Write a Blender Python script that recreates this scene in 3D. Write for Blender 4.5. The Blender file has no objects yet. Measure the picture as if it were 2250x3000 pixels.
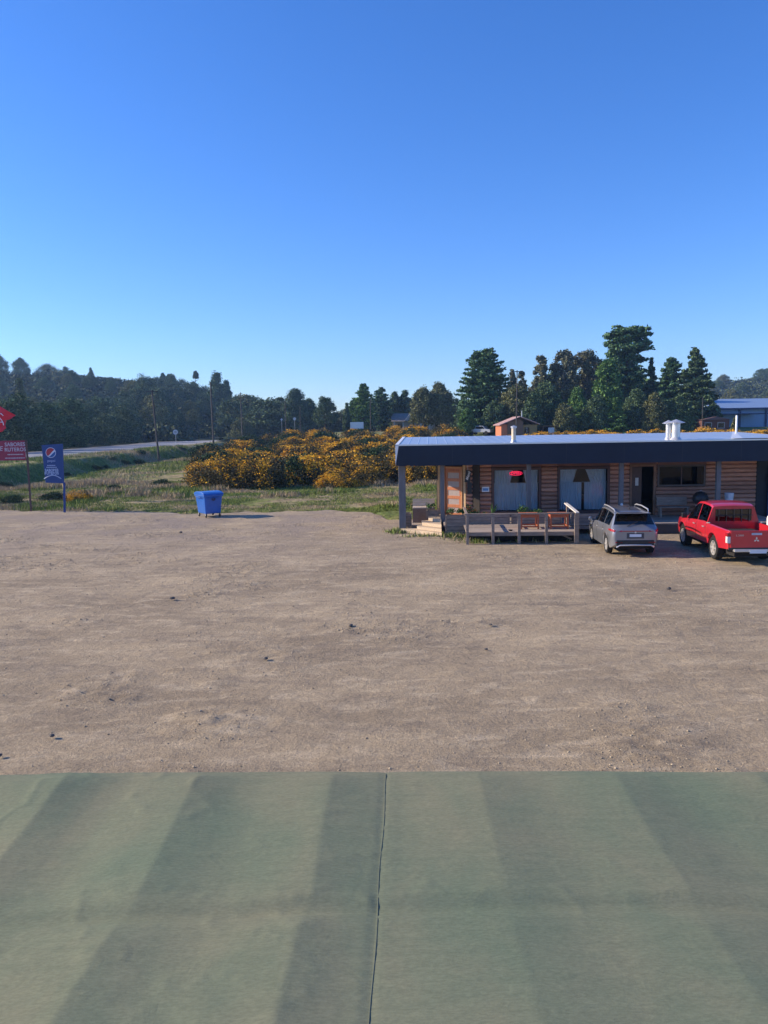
import bpy, bmesh, math, random
import numpy as np
from mathutils import Matrix, Vector
R_ = math.radians
random.seed(7)
S = bpy.context.scene
COL = S.collection
# ------------------------------------------------------------------ camera
F_ = 2254.0; H = 4.6
PITCH = math.atan(252/2254); ROLL = R_(1.0)
Fv = np.array([0, math.cos(PITCH), -math.sin(PITCH)]); U0 = np.array([0, math.sin(PITCH), math.cos(PITCH)]); R0 = np.array([1, 0, 0.])
Uv = math.cos(ROLL)*U0+math.sin(ROLL)*R0; Rv = math.cos(ROLL)*R0-math.sin(ROLL)*U0
CAM = np.array([0, 0, H])
cam = bpy.data.cameras.new('camera'); co = bpy.data.objects.new('camera', cam); COL.objects.link(co)
cam.lens = 36*F_/3000; cam.sensor_width = 36; cam.clip_end = 5000; cam.clip_start = .05
co.matrix_world = Matrix(((Rv[0], Uv[0], -Fv[0], 0), (Rv[1], Uv[1], -Fv[1], 0), (Rv[2], Uv[2], -Fv[2], H), (0, 0, 0, 1)))
S.camera = co
S.render.engine = 'CYCLES'; S.render.resolution_x = 768; S.render.resolution_y = 1024
# ------------------------------------------------------------------ light
SUN_EL = R_(25); SUN_AZ = 8.5      # sun stands to the left, a little beyond the facade
w = bpy.data.worlds.new('World'); S.world = w; w.use_nodes = True
nt = w.node_tree; bg = nt.nodes['Background']
sky = nt.nodes.new('ShaderNodeTexSky'); sky.sky_type = 'NISHITA'; sky.sun_disc = False
sky.sun_elevation = SUN_EL; sky.sun_rotation = R_(-90+SUN_AZ)
sky.air_density = 1.0; sky.dust_density = 0.2; sky.ozone_density = 1.5; sky.altitude = 100
hs = nt.nodes.new('ShaderNodeHueSaturation'); hs.inputs['Saturation'].default_value = 1.12
tint = nt.nodes.new('ShaderNodeMixRGB'); tint.blend_type = 'MULTIPLY'; tint.inputs[0].default_value = 1; tint.inputs[2].default_value = (.545, .685, 1.06, 1)   # deep clear-air blue
nt.links.new(sky.outputs[0], tint.inputs[1]); nt.links.new(tint.outputs[0], hs.inputs['Color']); nt.links.new(hs.outputs[0], bg.inputs['Color'])
bg.inputs['Strength'].default_value = 0.14
sl = bpy.data.lights.new('sun', 'SUN'); so = bpy.data.objects.new('sun', sl); COL.objects.link(so)
sl.energy = 5.0; sl.angle = R_(0.5); sl.color = (1, .84, .62)
sd = Vector((-math.cos(SUN_EL)*math.cos(R_(SUN_AZ)), math.cos(SUN_EL)*math.sin(R_(SUN_AZ)), math.sin(SUN_EL)))
so.rotation_euler = sd.to_track_quat('Z', 'Y').to_euler()
S.view_settings.view_transform = 'Standard'; S.view_settings.look = 'None'
S.view_settings.exposure = 0.6; S.view_settings.gamma = 1
S.cycles.max_bounces = 8; S.cycles.diffuse_bounces = 5; S.cycles.transparent_max_bounces = 8; S.cycles.volume_bounces = 0

# ------------------------------------------------------------------ helpers
def ray(px, py): return (px-1125)/F_*Rv-(py-1500)/F_*Uv+Fv
def G(px, py, z=0): d = ray(px, py); return CAM+d*((z-H)/d[2])
def DP(px, py, y): d = ray(px, py); return CAM+d*(y/d[1])
TH = R_(3.5); OB = np.array([0.56, 33., 0])
UA = np.array([math.cos(TH), -math.sin(TH), 0]); VA = np.array([math.sin(TH), math.cos(TH), 0])
def BW(u, v, z=0): return OB+UA*u+VA*v+np.array([0, 0, z])
def BL(px, py, v):
    d = ray(px, py); t = (v-(CAM-OB)@VA)/(d@VA); P = CAM+d*t-OB
    return float(P@UA), float(P[2])

def tag(o, label=None, cat=None, group=None, kind=None):
    if label: o['label'] = label
    if cat: o['category'] = cat
    if group: o['group'] = group
    if kind: o['kind'] = kind
    return o
def empty(name, loc, rz=0):
    o = bpy.data.objects.new(name, None); COL.objects.link(o)
    o.location = [float(c) for c in loc]; o.rotation_euler = (0, 0, rz); o.empty_display_size = .1
    return o
def link_mesh(name, me, parent=None, loc=None, rz=0):
    o = bpy.data.objects.new(name, me); COL.objects.link(o)
    if loc is not None: o.location = [float(c) for c in loc]; o.rotation_euler = (0, 0, rz)
    if parent: o.parent = parent
    return o
def np_mesh(name, V, Fc, mats, mi=None, smooth=False):
    V = np.asarray(V, np.float32); Fc = np.asarray(Fc, np.int32)
    me = bpy.data.meshes.new(name); n = len(Fc); k = Fc.shape[1]
    me.vertices.add(len(V)); me.vertices.foreach_set('co', V.ravel())
    me.loops.add(n*k); me.loops.foreach_set('vertex_index', Fc.ravel())
    me.polygons.add(n); me.polygons.foreach_set('loop_start', np.arange(0, n*k, k, dtype=np.int32))
    for m in mats: me.materials.append(m)
    if mi is not None: me.polygons.foreach_set('material_index', np.asarray(mi, np.int32))
    if smooth: me.polygons.foreach_set('use_smooth', np.ones(n, bool))
    me.update(calc_edges=True); me.validate(); return me
class MB:
    def __init__(s): s.v = []; s.f = []; s.m = []
    def add(s, vs, fs, m=0):
        b = len(s.v); s.v += [tuple(float(c) for c in p) for p in vs]; s.f += [tuple(b+i for i in f) for f in fs]; s.m += [m]*len(fs); return s
    def box(s, x0, x1, y0, y1, z0, z1, m=0):
        return s.add([(x0, y0, z0), (x1, y0, z0), (x1, y1, z0), (x0, y1, z0), (x0, y0, z1), (x1, y0, z1), (x1, y1, z1), (x0, y1, z1)],
            [(0, 3, 2, 1), (4, 5, 6, 7), (0, 1, 5, 4), (1, 2, 6, 5), (2, 3, 7, 6), (3, 0, 4, 7)], m)
    def bar(s, a, b, w, h, m=0, up=(0, 0, 1)):
        a = Vector([float(c) for c in a]); b = Vector([float(c) for c in b]); d = (b-a).normalized(); up = Vector(up)
        if abs(d.dot(up)) > .98: up = Vector((0, 1, 0))
        r = d.cross(up).normalized(); u = r.cross(d)
        vs = [p+r*sx*w/2+u*sz*h/2 for p in (a, b) for sx, sz in ((-1, -1), (1, -1), (1, 1), (-1, 1))]
        return s.add(vs, [(0, 3, 2, 1), (4, 5, 6, 7), (0, 1, 5, 4), (1, 2, 6, 5), (2, 3, 7, 6), (3, 0, 4, 7)], m)
    def tube(s, pts, rad, n=10, m=0, cap=True):
        pts = [Vector([float(c) for c in p]) for p in pts]
        if not hasattr(rad, '__len__'): rad = [rad]*len(pts)
        vs = []; up = Vector((0, 0, 1)); d0 = (pts[-1]-pts[0]).normalized()
        if abs(d0.z) > .9: up = Vector((0, 1, 0))
        for i, p in enumerate(pts):
            d = (pts[min(i+1, len(pts)-1)]-pts[max(i-1, 0)]).normalized(); r = d.cross(up).normalized(); u = r.cross(d)
            for k in range(n):
                a = 2*math.pi*k/n; vs.append(p+r*math.cos(a)*rad[i]+u*math.sin(a)*rad[i])
        fs = [(i*n+k, i*n+(k+1) % n, (i+1)*n+(k+1) % n, (i+1)*n+k) for i in range(len(pts)-1) for k in range(n)]
        if cap: fs += [tuple(range(n))[::-1], tuple((len(pts)-1)*n+k for k in range(n))]
        return s.add(vs, fs, m)
    def lathe(s, prof, c, n=20, axis='z', m=0, cap=False):
        vs = []
        for r, h in prof:
            for k in range(n):
                a = 2*math.pi*k/n
                x, y = r*math.cos(a), r*math.sin(a)
                p = {'z': (x, y, h), 'y': (x, h, y), 'x': (h, x, y)}[axis]
                vs.append((p[0]+c[0], p[1]+c[1], p[2]+c[2]))
        fs = [(i*n+k, i*n+(k+1) % n, (i+1)*n+(k+1) % n, (i+1)*n+k) for i in range(len(prof)-1) for k in range(n)]
        if cap: fs += [tuple(range(n))[::-1], tuple((len(prof)-1)*n+k for k in range(n))]
        return s.add(vs, fs, m)
    def prism(s, poly, y0, y1, m=0):      # polygon in xz, extruded along y
        n = len(poly)
        return s.add([(x, y0, z) for x, z in poly]+[(x, y1, z) for x, z in poly],
            [tuple(range(n)), tuple(range(2*n-1, n-1, -1))]+[(i, i+n, (i+1) % n+n, (i+1) % n) for i in range(n)], m)
    def build(s, name, mats, parent=None, loc=None, rz=0, smooth=False, bevel=0):
        if not isinstance(mats, (list, tuple)): mats = [mats]
        me = bpy.data.meshes.new(name); me.from_pydata(s.v, [], s.f)
        for m in mats: me.materials.append(m)
        me.polygons.foreach_set('material_index', s.m)
        bm = bmesh.new(); bm.from_mesh(me); bmesh.ops.recalc_face_normals(bm, faces=bm.faces)
        bm.to_mesh(me); bm.free()
        if smooth:
            me.polygons.foreach_set('use_smooth', [True]*len(me.polygons)); me.set_sharp_from_angle(angle=R_(38))
        me.update()
        o = link_mesh(name, me, parent, loc, rz)
        if bevel:
            b = o.modifiers.new('bevel', 'BEVEL'); b.width = bevel; b.segments = 2; b.limit_method = 'ANGLE'
        return o
_rs = np.random.RandomState(3)
_lat = _rs.rand(256, 256)
def vnoise(x, y, f=1.0, seed=0):
    x = np.asarray(x)*f+seed*17.3; y = np.asarray(y)*f+seed*5.7
    xi = np.floor(x).astype(int); yi = np.floor(y).astype(int); fx = x-xi; fy = y-yi
    fx = fx*fx*(3-2*fx); fy = fy*fy*(3-2*fy)
    g = lambda a, b: _lat[a % 256, b % 256]
    return (g(xi, yi)*(1-fx)+g(xi+1, yi)*fx)*(1-fy)+(g(xi, yi+1)*(1-fx)+g(xi+1, yi+1)*fx)*fy-.5
def fbm(x, y, f, n=4, seed=0):
    return sum(vnoise(x, y, f*2**i, seed+i)/2**i for i in range(n))
def sstep(a, b, x): t = np.clip((np.asarray(x, float)-a)/(b-a), 0, 1); return t*t*(3-2*t)

# ------------------------------------------------------------------ materials
MATS = {}
def mat(name, col, rough=.7, metal=0., var=.18, scale=4., bump=0., bscale=30., stretch=(1, 1, 1), col2=None, spec=.5, island=0., coat=0.):
    if name in MATS: return MATS[name]
    m = bpy.data.materials.new(name); m.use_nodes = True; t = m.node_tree; N = t.nodes; L = t.links; b = N['Principled BSDF']
    b.inputs['Roughness'].default_value = rough; b.inputs['Metallic'].default_value = metal; b.inputs['Specular IOR Level'].default_value = spec
    b.inputs['Coat Weight'].default_value = coat; b.inputs['Coat Roughness'].default_value = .08
    tc = N.new('ShaderNodeTexCoord'); mp = N.new('ShaderNodeMapping'); mp.inputs['Scale'].default_value = stretch
    L.new(tc.outputs['Object'], mp.inputs['Vector'])
    no = N.new('ShaderNodeTexNoise'); no.inputs['Scale'].default_value = scale; no.inputs['Detail'].default_value = 6; no.inputs['Roughness'].default_value = .65
    L.new(mp.outputs[0], no.inputs['Vector'])
    cr = N.new('ShaderNodeValToRGB'); cr.color_ramp.elements[0].position = .3; cr.color_ramp.elements[1].position = .7
    c2 = col2 or tuple(min(1, c*(1+var)) for c in col)
    c1 = col if col2 else tuple(c*(1-var) for c in col)
    cr.color_ramp.elements[0].color = (*c1, 1); cr.color_ramp.elements[1].color = (*c2, 1)
    L.new(no.outputs['Fac'], cr.inputs['Fac'])
    out = cr.outputs[0]
    if island:
        ge = N.new('ShaderNodeNewGeometry'); mr = N.new('ShaderNodeMapRange'); mr.inputs['To Min'].default_value = 1-island; mr.inputs['To Max'].default_value = 1+island
        L.new(ge.outputs['Random Per Island'], mr.inputs['Value'])
        hv = N.new('ShaderNodeHueSaturation'); L.new(mr.outputs[0], hv.inputs['Value']); L.new(out, hv.inputs['Color']); out = hv.outputs[0]
    L.new(out, b.inputs['Base Color'])
    if bump:
        n2 = N.new('ShaderNodeTexNoise'); n2.inputs['Scale'].default_value = bscale; n2.inputs['Detail'].default_value = 5
        L.new(mp.outputs[0], n2.inputs['Vector'])
        bp = N.new('ShaderNodeBump'); bp.inputs['Strength'].default_value = 1; bp.inputs['Distance'].default_value = bump
        L.new(n2.outputs['Fac'], bp.inputs['Height']); L.new(bp.outputs[0], b.inputs['Normal'])
    MATS[name] = m; return m
def srgb(r, g, b):
    f = lambda c: (c/255/12.92) if c/255 <= .04045 else ((c/255+.055)/1.055)**2.4
    return (f(r), f(g), f(b))
def glass_mat(name, tint=(.02, .03, .035), gloss=.25):
    m = bpy.data.materials.new(name); m.use_nodes = True; t = m.node_tree; N = t.nodes; L = t.links
    N.remove(N['Principled BSDF']); o = N['Material Output']
    tr = N.new('ShaderNodeBsdfTransparent'); tr.inputs[0].default_value = (*tint, 1)
    gl = N.new('ShaderNodeBsdfGlossy'); gl.inputs['Roughness'].default_value = .03; gl.inputs[0].default_value = (1, 1, 1, 1)
    fr = N.new('ShaderNodeFresnel'); fr.inputs['IOR'].default_value = 1.5
    ns = N.new('ShaderNodeTexNoise'); ns.inputs['Scale'].default_value = 1.5
    bp = N.new('ShaderNodeBump'); bp.inputs['Distance'].default_value = .01; L.new(ns.outputs[0], bp.inputs['Height']); L.new(bp.outputs[0], gl.inputs['Normal'])
    mx = N.new('ShaderNodeMixShader'); ad = N.new('ShaderNodeMath'); ad.operation = 'MULTIPLY_ADD'; ad.inputs[1].default_value = .55; ad.inputs[2].default_value = gloss*.1
    L.new(fr.outputs[0], ad.inputs[0]); L.new(ad.outputs[0], mx.inputs[0]); L.new(tr.outputs[0], mx.inputs[1]); L.new(gl.outputs[0], mx.inputs[2]); L.new(mx.outputs[0], o.inputs['Surface'])
    return m
GLASS = glass_mat('window_glass', (.80, .85, .88), 0.); DGLASS = glass_mat('dark_glass', (.10, .12, .15), 0.)
WOOD = mat('weathered_wood', (.27, .21, .17), .8, var=.35, scale=3, stretch=(1, 1, 8), bump=.004, bscale=25, spec=.2)
WOODH = mat('weathered_deck_wood', (.35, .285, .235), .8, var=.3, scale=3, stretch=(1.2, 12, 8), bump=.004, bscale=20, spec=.2, island=.2)
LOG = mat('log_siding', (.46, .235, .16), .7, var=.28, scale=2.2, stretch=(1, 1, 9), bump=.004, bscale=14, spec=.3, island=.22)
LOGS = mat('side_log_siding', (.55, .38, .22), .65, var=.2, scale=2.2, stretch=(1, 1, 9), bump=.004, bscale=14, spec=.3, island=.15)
TRIM = mat('dark_red_trim', (.10, .045, .035), .5, var=.2)
DOORW = mat('orange_door_wood', (.48, .17, .07), .45, var=.2, scale=3, stretch=(8, 8, 1))
FASC = mat('black_fascia', (.008, .017, .036), .5, var=.15, scale=1.5, spec=.3)
ZINC = mat('zinc_roof', (.66, .69, .71), .36, metal=.8, var=.06, scale=.6, bump=.01, bscale=1.2)
WHITEM = mat('pale_metal_and_sheen', (.78, .79, .80), .4, metal=.2, var=.05, scale=2)  # pale flashing metal; on the wing roof its paleness stands in for sheen
STEEL = mat('galvanised_steel', (.62, .62, .62), .35, metal=.6, var=.12, scale=6)
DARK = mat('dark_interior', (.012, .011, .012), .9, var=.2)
CURT = mat('net_curtain', (.72, .74, .76), .9, var=.06, scale=4)
RUB = mat('rubber', (.02, .02, .021), .85, var=.2, spec=.2)
WHITEP = mat('white_paint', (.78, .78, .78), .45, var=.05)
BLACKP = mat('black_plastic', (.018, .018, .02), .5, var=.15)
EARTH = mat('potting_soil', (.05, .035, .025), .95, var=.3)
POLEW = mat('utility_pole_wood', (.06, .055, .052), .85, var=.3, scale=4, stretch=(4, 4, .5))
BARK = mat('bark', (.10, .075, .055), .9, var=.35, scale=3, stretch=(3, 3, .6), bump=.03, bscale=6, spec=.1)
PALEBARK = mat('pale_eucalyptus_bark', (.32, .27, .22), .8, var=.3, scale=2, stretch=(3, 3, .6), spec=.1)
def leafm(name, c, isl=.6, c2=None): return mat(name, c, .75, var=.3, scale=.35, island=isl, spec=.08, col2=c2)
LF = {'cedar': leafm('cedar_needles', (0.070, 0.138, 0.075), c2=(0.113, 0.192, 0.085)), 'dark': leafm('dark_evergreen_leaves', (0.070, 0.119, 0.061), c2=(0.113, 0.164, 0.075)),
      'green': leafm('green_conifer_leaves', (0.078, 0.164, 0.051), c2=(0.148, 0.241, 0.068)), 'euc': leafm('eucalyptus_leaves', (0.104, 0.127, 0.075), c2=(0.192, 0.183, 0.118)),
      'olive': leafm('olive_brown_leaves', (0.113, 0.134, 0.060), c2=(0.192, 0.192, 0.085)), 'wood': leafm('wood_leaves', (0.061, 0.106, 0.060), c2=(0.113, 0.154, 0.075))}
GORSE_L = leafm('gorse_spines', (.060, .062, .030), c2=(.12, .092, .040)); GORSE_G = leafm('green_shrub_leaves', (.035, .065, .03)); GORSE_F = mat('gorse_flowers', (.62, .325, .022), .7, var=.2, scale=2, island=.35, spec=.1, col2=(.76, .42, .035))

def field_mat():
    m = bpy.data.materials.new('grass_field'); m.use_nodes = True; t = m.node_tree; N = t.nodes; L = t.links; b = N['Principled BSDF']
    b.inputs['Roughness'].default_value = .95; b.inputs['Specular IOR Level'].default_value = .1
    tc = N.new('ShaderNodeTexCoord')
    def noise(sc, d=6):
        n = N.new('ShaderNodeTexNoise'); n.inputs['Scale'].default_value = sc; n.inputs['Detail'].default_value = d; n.inputs['Roughness'].default_value = .65; L.new(tc.outputs['Object'], n.inputs['Vector']); return n
    def ramp(n, els):
        r = N.new('ShaderNodeValToRGB'); r.color_ramp.elements[0].position = els[0][0]; r.color_ramp.elements[0].color = (*els[0][1], 1)
        r.color_ramp.elements[1].position = els[-1][0]; r.color_ramp.elements[1].color = (*els[-1][1], 1)
        for p, c in els[1:-1]: e = r.color_ramp.elements.new(p); e.color = (*c, 1)
        L.new(n.outputs['Fac'], r.inputs['Fac']); return r
    r1 = ramp(noise(.14), [(.38, (.11, .15, .04)), (.48, (.20, .22, .07)), (.55, (.36, .29, .16)), (.68, (.30, .24, .14))])
    r2 = ramp(noise(2.2), [(.35, (.5, .5, .5)), (.65, (1.25, 1.25, 1.25))])
    mx = N.new('ShaderNodeMixRGB'); mx.blend_type = 'MULTIPLY'; mx.inputs[0].default_value = 1; L.new(r1.outputs[0], mx.inputs[1]); L.new(r2.outputs[0], mx.inputs[2])
    L.new(mx.outputs[0], b.inputs['Base Color'])
    bp = N.new('ShaderNodeBump'); bp.inputs['Distance'].default_value = .12; bp.inputs['Strength'].default_value = 1; L.new(noise(5).outputs['Fac'], bp.inputs['Height']); L.new(bp.outputs[0], b.inputs['Normal'])
    return m
def lot_mat():
    m = bpy.data.materials.new('dirt_and_gravel'); m.use_nodes = True; t = m.node_tree; N = t.nodes; L = t.links; b = N['Principled BSDF']
    b.inputs['Roughness'].default_value = .95; b.inputs['Specular IOR Level'].default_value = .15
    tc = N.new('ShaderNodeTexCoord')
    def noise(sc, d=8, st=(1, 1, 1), rough=.6, dist=0.):
        mp = N.new('ShaderNodeMapping'); mp.inputs['Scale'].default_value = st; L.new(tc.outputs['Object'], mp.inputs['Vector'])
        n = N.new('ShaderNodeTexNoise'); n.inputs['Scale'].default_value = sc; n.inputs['Detail'].default_value = d; n.inputs['Roughness'].default_value = rough; n.inputs['Distortion'].default_value = dist; L.new(mp.outputs[0], n.inputs['Vector']); return n.outputs['Fac']
    def ramp(f, els):
        r = N.new('ShaderNodeValToRGB'); r.color_ramp.elements[0].position = els[0][0]; r.color_ramp.elements[0].color = (*els[0][1], 1)
        r.color_ramp.elements[1].position = els[-1][0]; r.color_ramp.elements[1].color = (*els[-1][1], 1)
        for p, c in els[1:-1]: e = r.color_ramp.elements.new(p); e.color = (*c, 1)
        L.new(f, r.inputs['Fac']); return r.outputs[0]
    def mix(f, a, c, mode='MIX'):
        x = N.new('ShaderNodeMixRGB'); x.blend_type = mode
        if isinstance(f, float): x.inputs[0].default_value = f
        else: L.new(f, x.inputs[0])
        L.new(a, x.inputs[1])
        if isinstance(c, tuple): x.inputs[2].default_value = (*c, 1)
        else: L.new(c, x.inputs[2])
        return x.outputs[0]
    base = ramp(noise(.22, 6, (1, 1.6, 1)), [(.33, (.285, .225, .152)), (.5, (.365, .29, .195)), (.67, (.445, .352, .232))])
    pale = ramp(noise(1.7, 10, (.6, 1.5, 1), .68, .6), [(.50, (0, 0, 0)), (.72, (.8, .8, .8))])
    c = mix(pale, base, (.58, .47, .325))
    dark = ramp(noise(.8, 10, (.7, 1.7, 1), .70, .8), [(.50, (0, 0, 0)), (.72, (.75, .75, .75))])
    c = mix(dark, c, (.19, .155, .12))
    # grey gravel towards the restaurant and the far verge
    sx = N.new('ShaderNodeSeparateXYZ'); L.new(tc.outputs['Object'], sx.inputs[0])
    mr = N.new('ShaderNodeMapRange'); mr.inputs['From Min'].default_value = 24; mr.inputs['From Max'].default_value = 36; L.new(sx.outputs['Y'], mr.inputs['Value'])
    mu = N.new('ShaderNodeMath'); mu.operation = 'MULTIPLY'; L.new(mr.outputs[0], mu.inputs[0])
    g = ramp(noise(.35, 5), [(.40, (0, 0, 0)), (.6, (.85, .85, .85))]); L.new(g, mu.inputs[1])
    c = mix(mu.outputs[0], c, (.28, .23, .185))
    sp = ramp(noise(26, 3, rough=.7), [(.3, (.72, .72, .72)), (.5, (1, 1, 1)), (.7, (1.22, 1.2, 1.18))])
    c = mix(1.0, c, sp, 'MULTIPLY')
    vo = N.new('ShaderNodeTexVoronoi'); vo.inputs['Scale'].default_value = 14; L.new(tc.outputs['Object'], vo.inputs['Vector'])
    vs = ramp(vo.outputs['Distance'], [(.10, (1, 1, 1)), (.22, (0, 0, 0))])
    gate = ramp(noise(.5, 6, (1, 1, 1), .7), [(.52, (0, 0, 0)), (.64, (.8, .8, .8))])
    c = mix(mix(1.0, vs, gate, 'MULTIPLY'), c, (.42, .37, .31))
    L.new(c, b.inputs['Base Color'])
    b1 = N.new('ShaderNodeBump'); b1.inputs['Distance'].default_value = .06; b1.inputs['Strength'].default_value = .9; L.new(noise(5, 10, rough=.7), b1.inputs['Height'])
    b2 = N.new('ShaderNodeBump'); b2.inputs['Distance'].default_value = .012; b2.inputs['Strength'].default_value = .8; L.new(noise(40, 4, rough=.7), b2.inputs['Height']); L.new(b1.outputs[0], b2.inputs['Normal'])
    L.new(b2.outputs[0], b.inputs['Normal'])
    return m
FIELD = field_mat(); LOTM = lot_mat()
ASPH = mat('asphalt', (.25, .25, .26), .8, var=.15, scale=.4, stretch=(1, .2, 1), spec=.3)
HILLM = mat('hill_scrub', (.022, .034, .024), .95, scale=.05, spec=.05, col2=(.045, .050, .030), bump=1.0, bscale=.3)

# ------------------------------------------------------------------ terrain
def xr(y): return np.interp(y, [-60, 87, 120, 180, 300, 450, 700, 1100], [-48, -43, -40, -41, -50, -72, -150, -300])
def road_z(y): return 1.5+1.2*sstep(150, 430, y)
LOTX = [-70, -40, -22.7, -16, -12.5, -10.3, -8, -5, -2.3, -.6, .2, 60]; LOTY = [47, 46.5, 45.3, 44, 42.6, 41.9, 42.3, 42.0, 42.0, 40.5, 37.5, 37.5]
def lot_edge(x): return np.interp(x, LOTX, LOTY)+vnoise(x, x*0, .9, 3)*.9+vnoise(x, x*0, 3., 4)*.3
def terrain(x, y):
    x = np.asarray(x, float); y = np.asarray(y, float)
    d = x-xr(y); rz = road_z(y)
    f = 3.0*sstep(62, 190, y)*sstep(6, 34, d)+.10*fbm(x, y, .25, 3, 5)+.12*vnoise(x, y, .08, 9)
    f = f+.10*sstep(0, 4, y-lot_edge(x))
    bt = np.interp(y, [60, 144], [8.5, 3.0]); t = sstep(0, 1, (d-bt)/3.0)
    f = f-.25*np.exp(-((d-bt-3.6)/1.5)**2)
    left = rz-.05+.25*sstep(-15, -30, d)
    z = np.where(d < 0, left, rz*(1-t)+f*t)
    a = x/np.maximum(y, 1)
    el = np.interp(a, [-.75, -.5, -.41, -.32, -.29, -.25, -.215, -.19, -.17, -.13], [.092, .078, .071, .061, .052, .038, .026, .018, .01, 0])
    z = z+sstep(190, 430, y)*(1-sstep(520, 800, y))*430*el*(a < -.1)*(1+.04*vnoise(x, y, .02, 2))
    el2 = np.interp(a, [.30, .38, .42, .46, .5, .7], [0, .030, .040, .050, .053, .06])
    z = z+sstep(330, 640, y)*640*el2*(1+.08*vnoise(x, y, .012, 6))
    inside = sstep(.6, -.3, y-lot_edge(x))*sstep(-60, -45, -np.abs(x)*0-50)
    z = np.where(y < lot_edge(x)+.6, z*(1-inside)-.4*inside, z)
    return z
xs = np.unique(np.concatenate([np.arange(-900, -60, 20), np.arange(-60, -36, 1.5), np.arange(-36, 8, .35), np.arange(8, 70, 2.), np.arange(70, 901, 20)]))
ys = np.unique(np.concatenate([np.arange(-60, 34, 8.), np.arange(34, 40, .5), np.arange(40, 66, .3), np.arange(66, 150, 1.2), np.arange(150, 300, 5.), np.arange(300, 1000, 14.)]))
X, Y = np.meshgrid(xs, ys); Z = terrain(X, Y)
def grid_faces(ny, nx):
    i = np.arange(ny-1)[:, None]*nx+np.arange(nx-1)[None]; i = i.ravel(); return np.stack([i, i+1, i+nx+1, i+nx], 1)
V = np.stack([X, Y, Z], -1).reshape(-1, 3); Fc = grid_faces(len(ys), len(xs))
cy = V[Fc].mean(1); hillmask = ((cy[:, 1] > 185) & ((cy[:, 0]/cy[:, 1] < -.12) | (cy[:, 0]/cy[:, 1] > .3))) | (cy[:, 0]-xr(cy[:, 1]) < -16)
hm = hillmask.astype(int); hm[(cy[:, 1] > 385) & (cy[:, 1] < 450) & (cy[:, 0]/cy[:, 1] < -.27)] = 0
me = np_mesh('field', V, Fc, [FIELD, HILLM], hm, True)
tag(link_mesh('ground', me), kind='structure')
# gravel lot
xs = np.unique(np.round(np.concatenate([np.arange(-70, -26, 1.), np.arange(-26, 20, .1), np.arange(20, 62, 1.)]), 3))
ys = np.unique(np.round(np.concatenate([np.arange(-30, 8, 1.), np.arange(8, 22, .075), np.arange(22, 48.3, .12)]), 3))
X, Y = np.meshgrid(xs, ys)
def lot_z(X, Y):
    z = .035*fbm(X, Y*1.5, .35, 3, 11)+.02*np.maximum(fbm(X*.8, Y*1.6, 1.3, 4, 21), 0)
    rough = np.clip(fbm(X, Y*1.6, .45, 3, 31)*2.6-.25, 0, 1)
    z = z+rough*(.10*np.abs(vnoise(X, Y*1.5, 2.6, 8))+.07*np.abs(vnoise(X, Y*1.3, 6., 9)))+.016*vnoise(X, Y*1.5, 4., 12)+.018*np.maximum(vnoise(X*.7, Y*2, 1.7, 13), 0)
    for x0, k, y0 in ((4.2, .12, 9), (4.9, .12, 9), (-12, .35, 10), (-11.1, .35, 10)):   # tyre ruts
        z = z-.007*np.exp(-((X-x0-k*(Y-y0)-.8*np.sin(Y*.12))/.13)**2)*sstep(34, 26, Y)
    return z-.02
Z = lot_z(X, Y)-.5*sstep(.2, 2.0, Y-lot_edge(X))
me = np_mesh('gravel_lot', np.stack([X, Y, Z], -1).reshape(-1, 3), grid_faces(len(ys), len(xs)), [LOTM], None, True)
tag(link_mesh('gravel_lot', me), kind='structure')
# road and its lines
def strip(name, o0, o1, dz, m, y0=-55, y1=980):
    yy = np.arange(y0, y1, 8.); v = []
    for y in yy:
        z = float(road_z(y))+dz
        if y > 520: z = max(z, float(terrain(float(xr(y))-5, y))+dz+.1)
        v += [(float(xr(y))+o0, y, z), (float(xr(y))+o1, y, z)]
    f = [(2*i, 2*i+1, 2*i+3, 2*i+2) for i in range(len(yy)-1)]
    return tag(link_mesh(name, np_mesh(name, v, f, [m])), kind='structure')
strip('road', -13.0, -.1, .03, ASPH)
strip('road_edge_line', -.7, -.55, .036, WHITEP, y1=400); strip('road_centre_line', -6.7, -6.55, .036, WHITEP, y1=400)
strip('road_shoulder', -.1, 1.3, .02, mat('gravel_shoulder', (.28, .25, .2), .95, var=.25, scale=1)); strip('far_road_shoulder', -15.5, -13.0, .02, mat('gravel_shoulder', (.3, .27, .22)))

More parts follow.
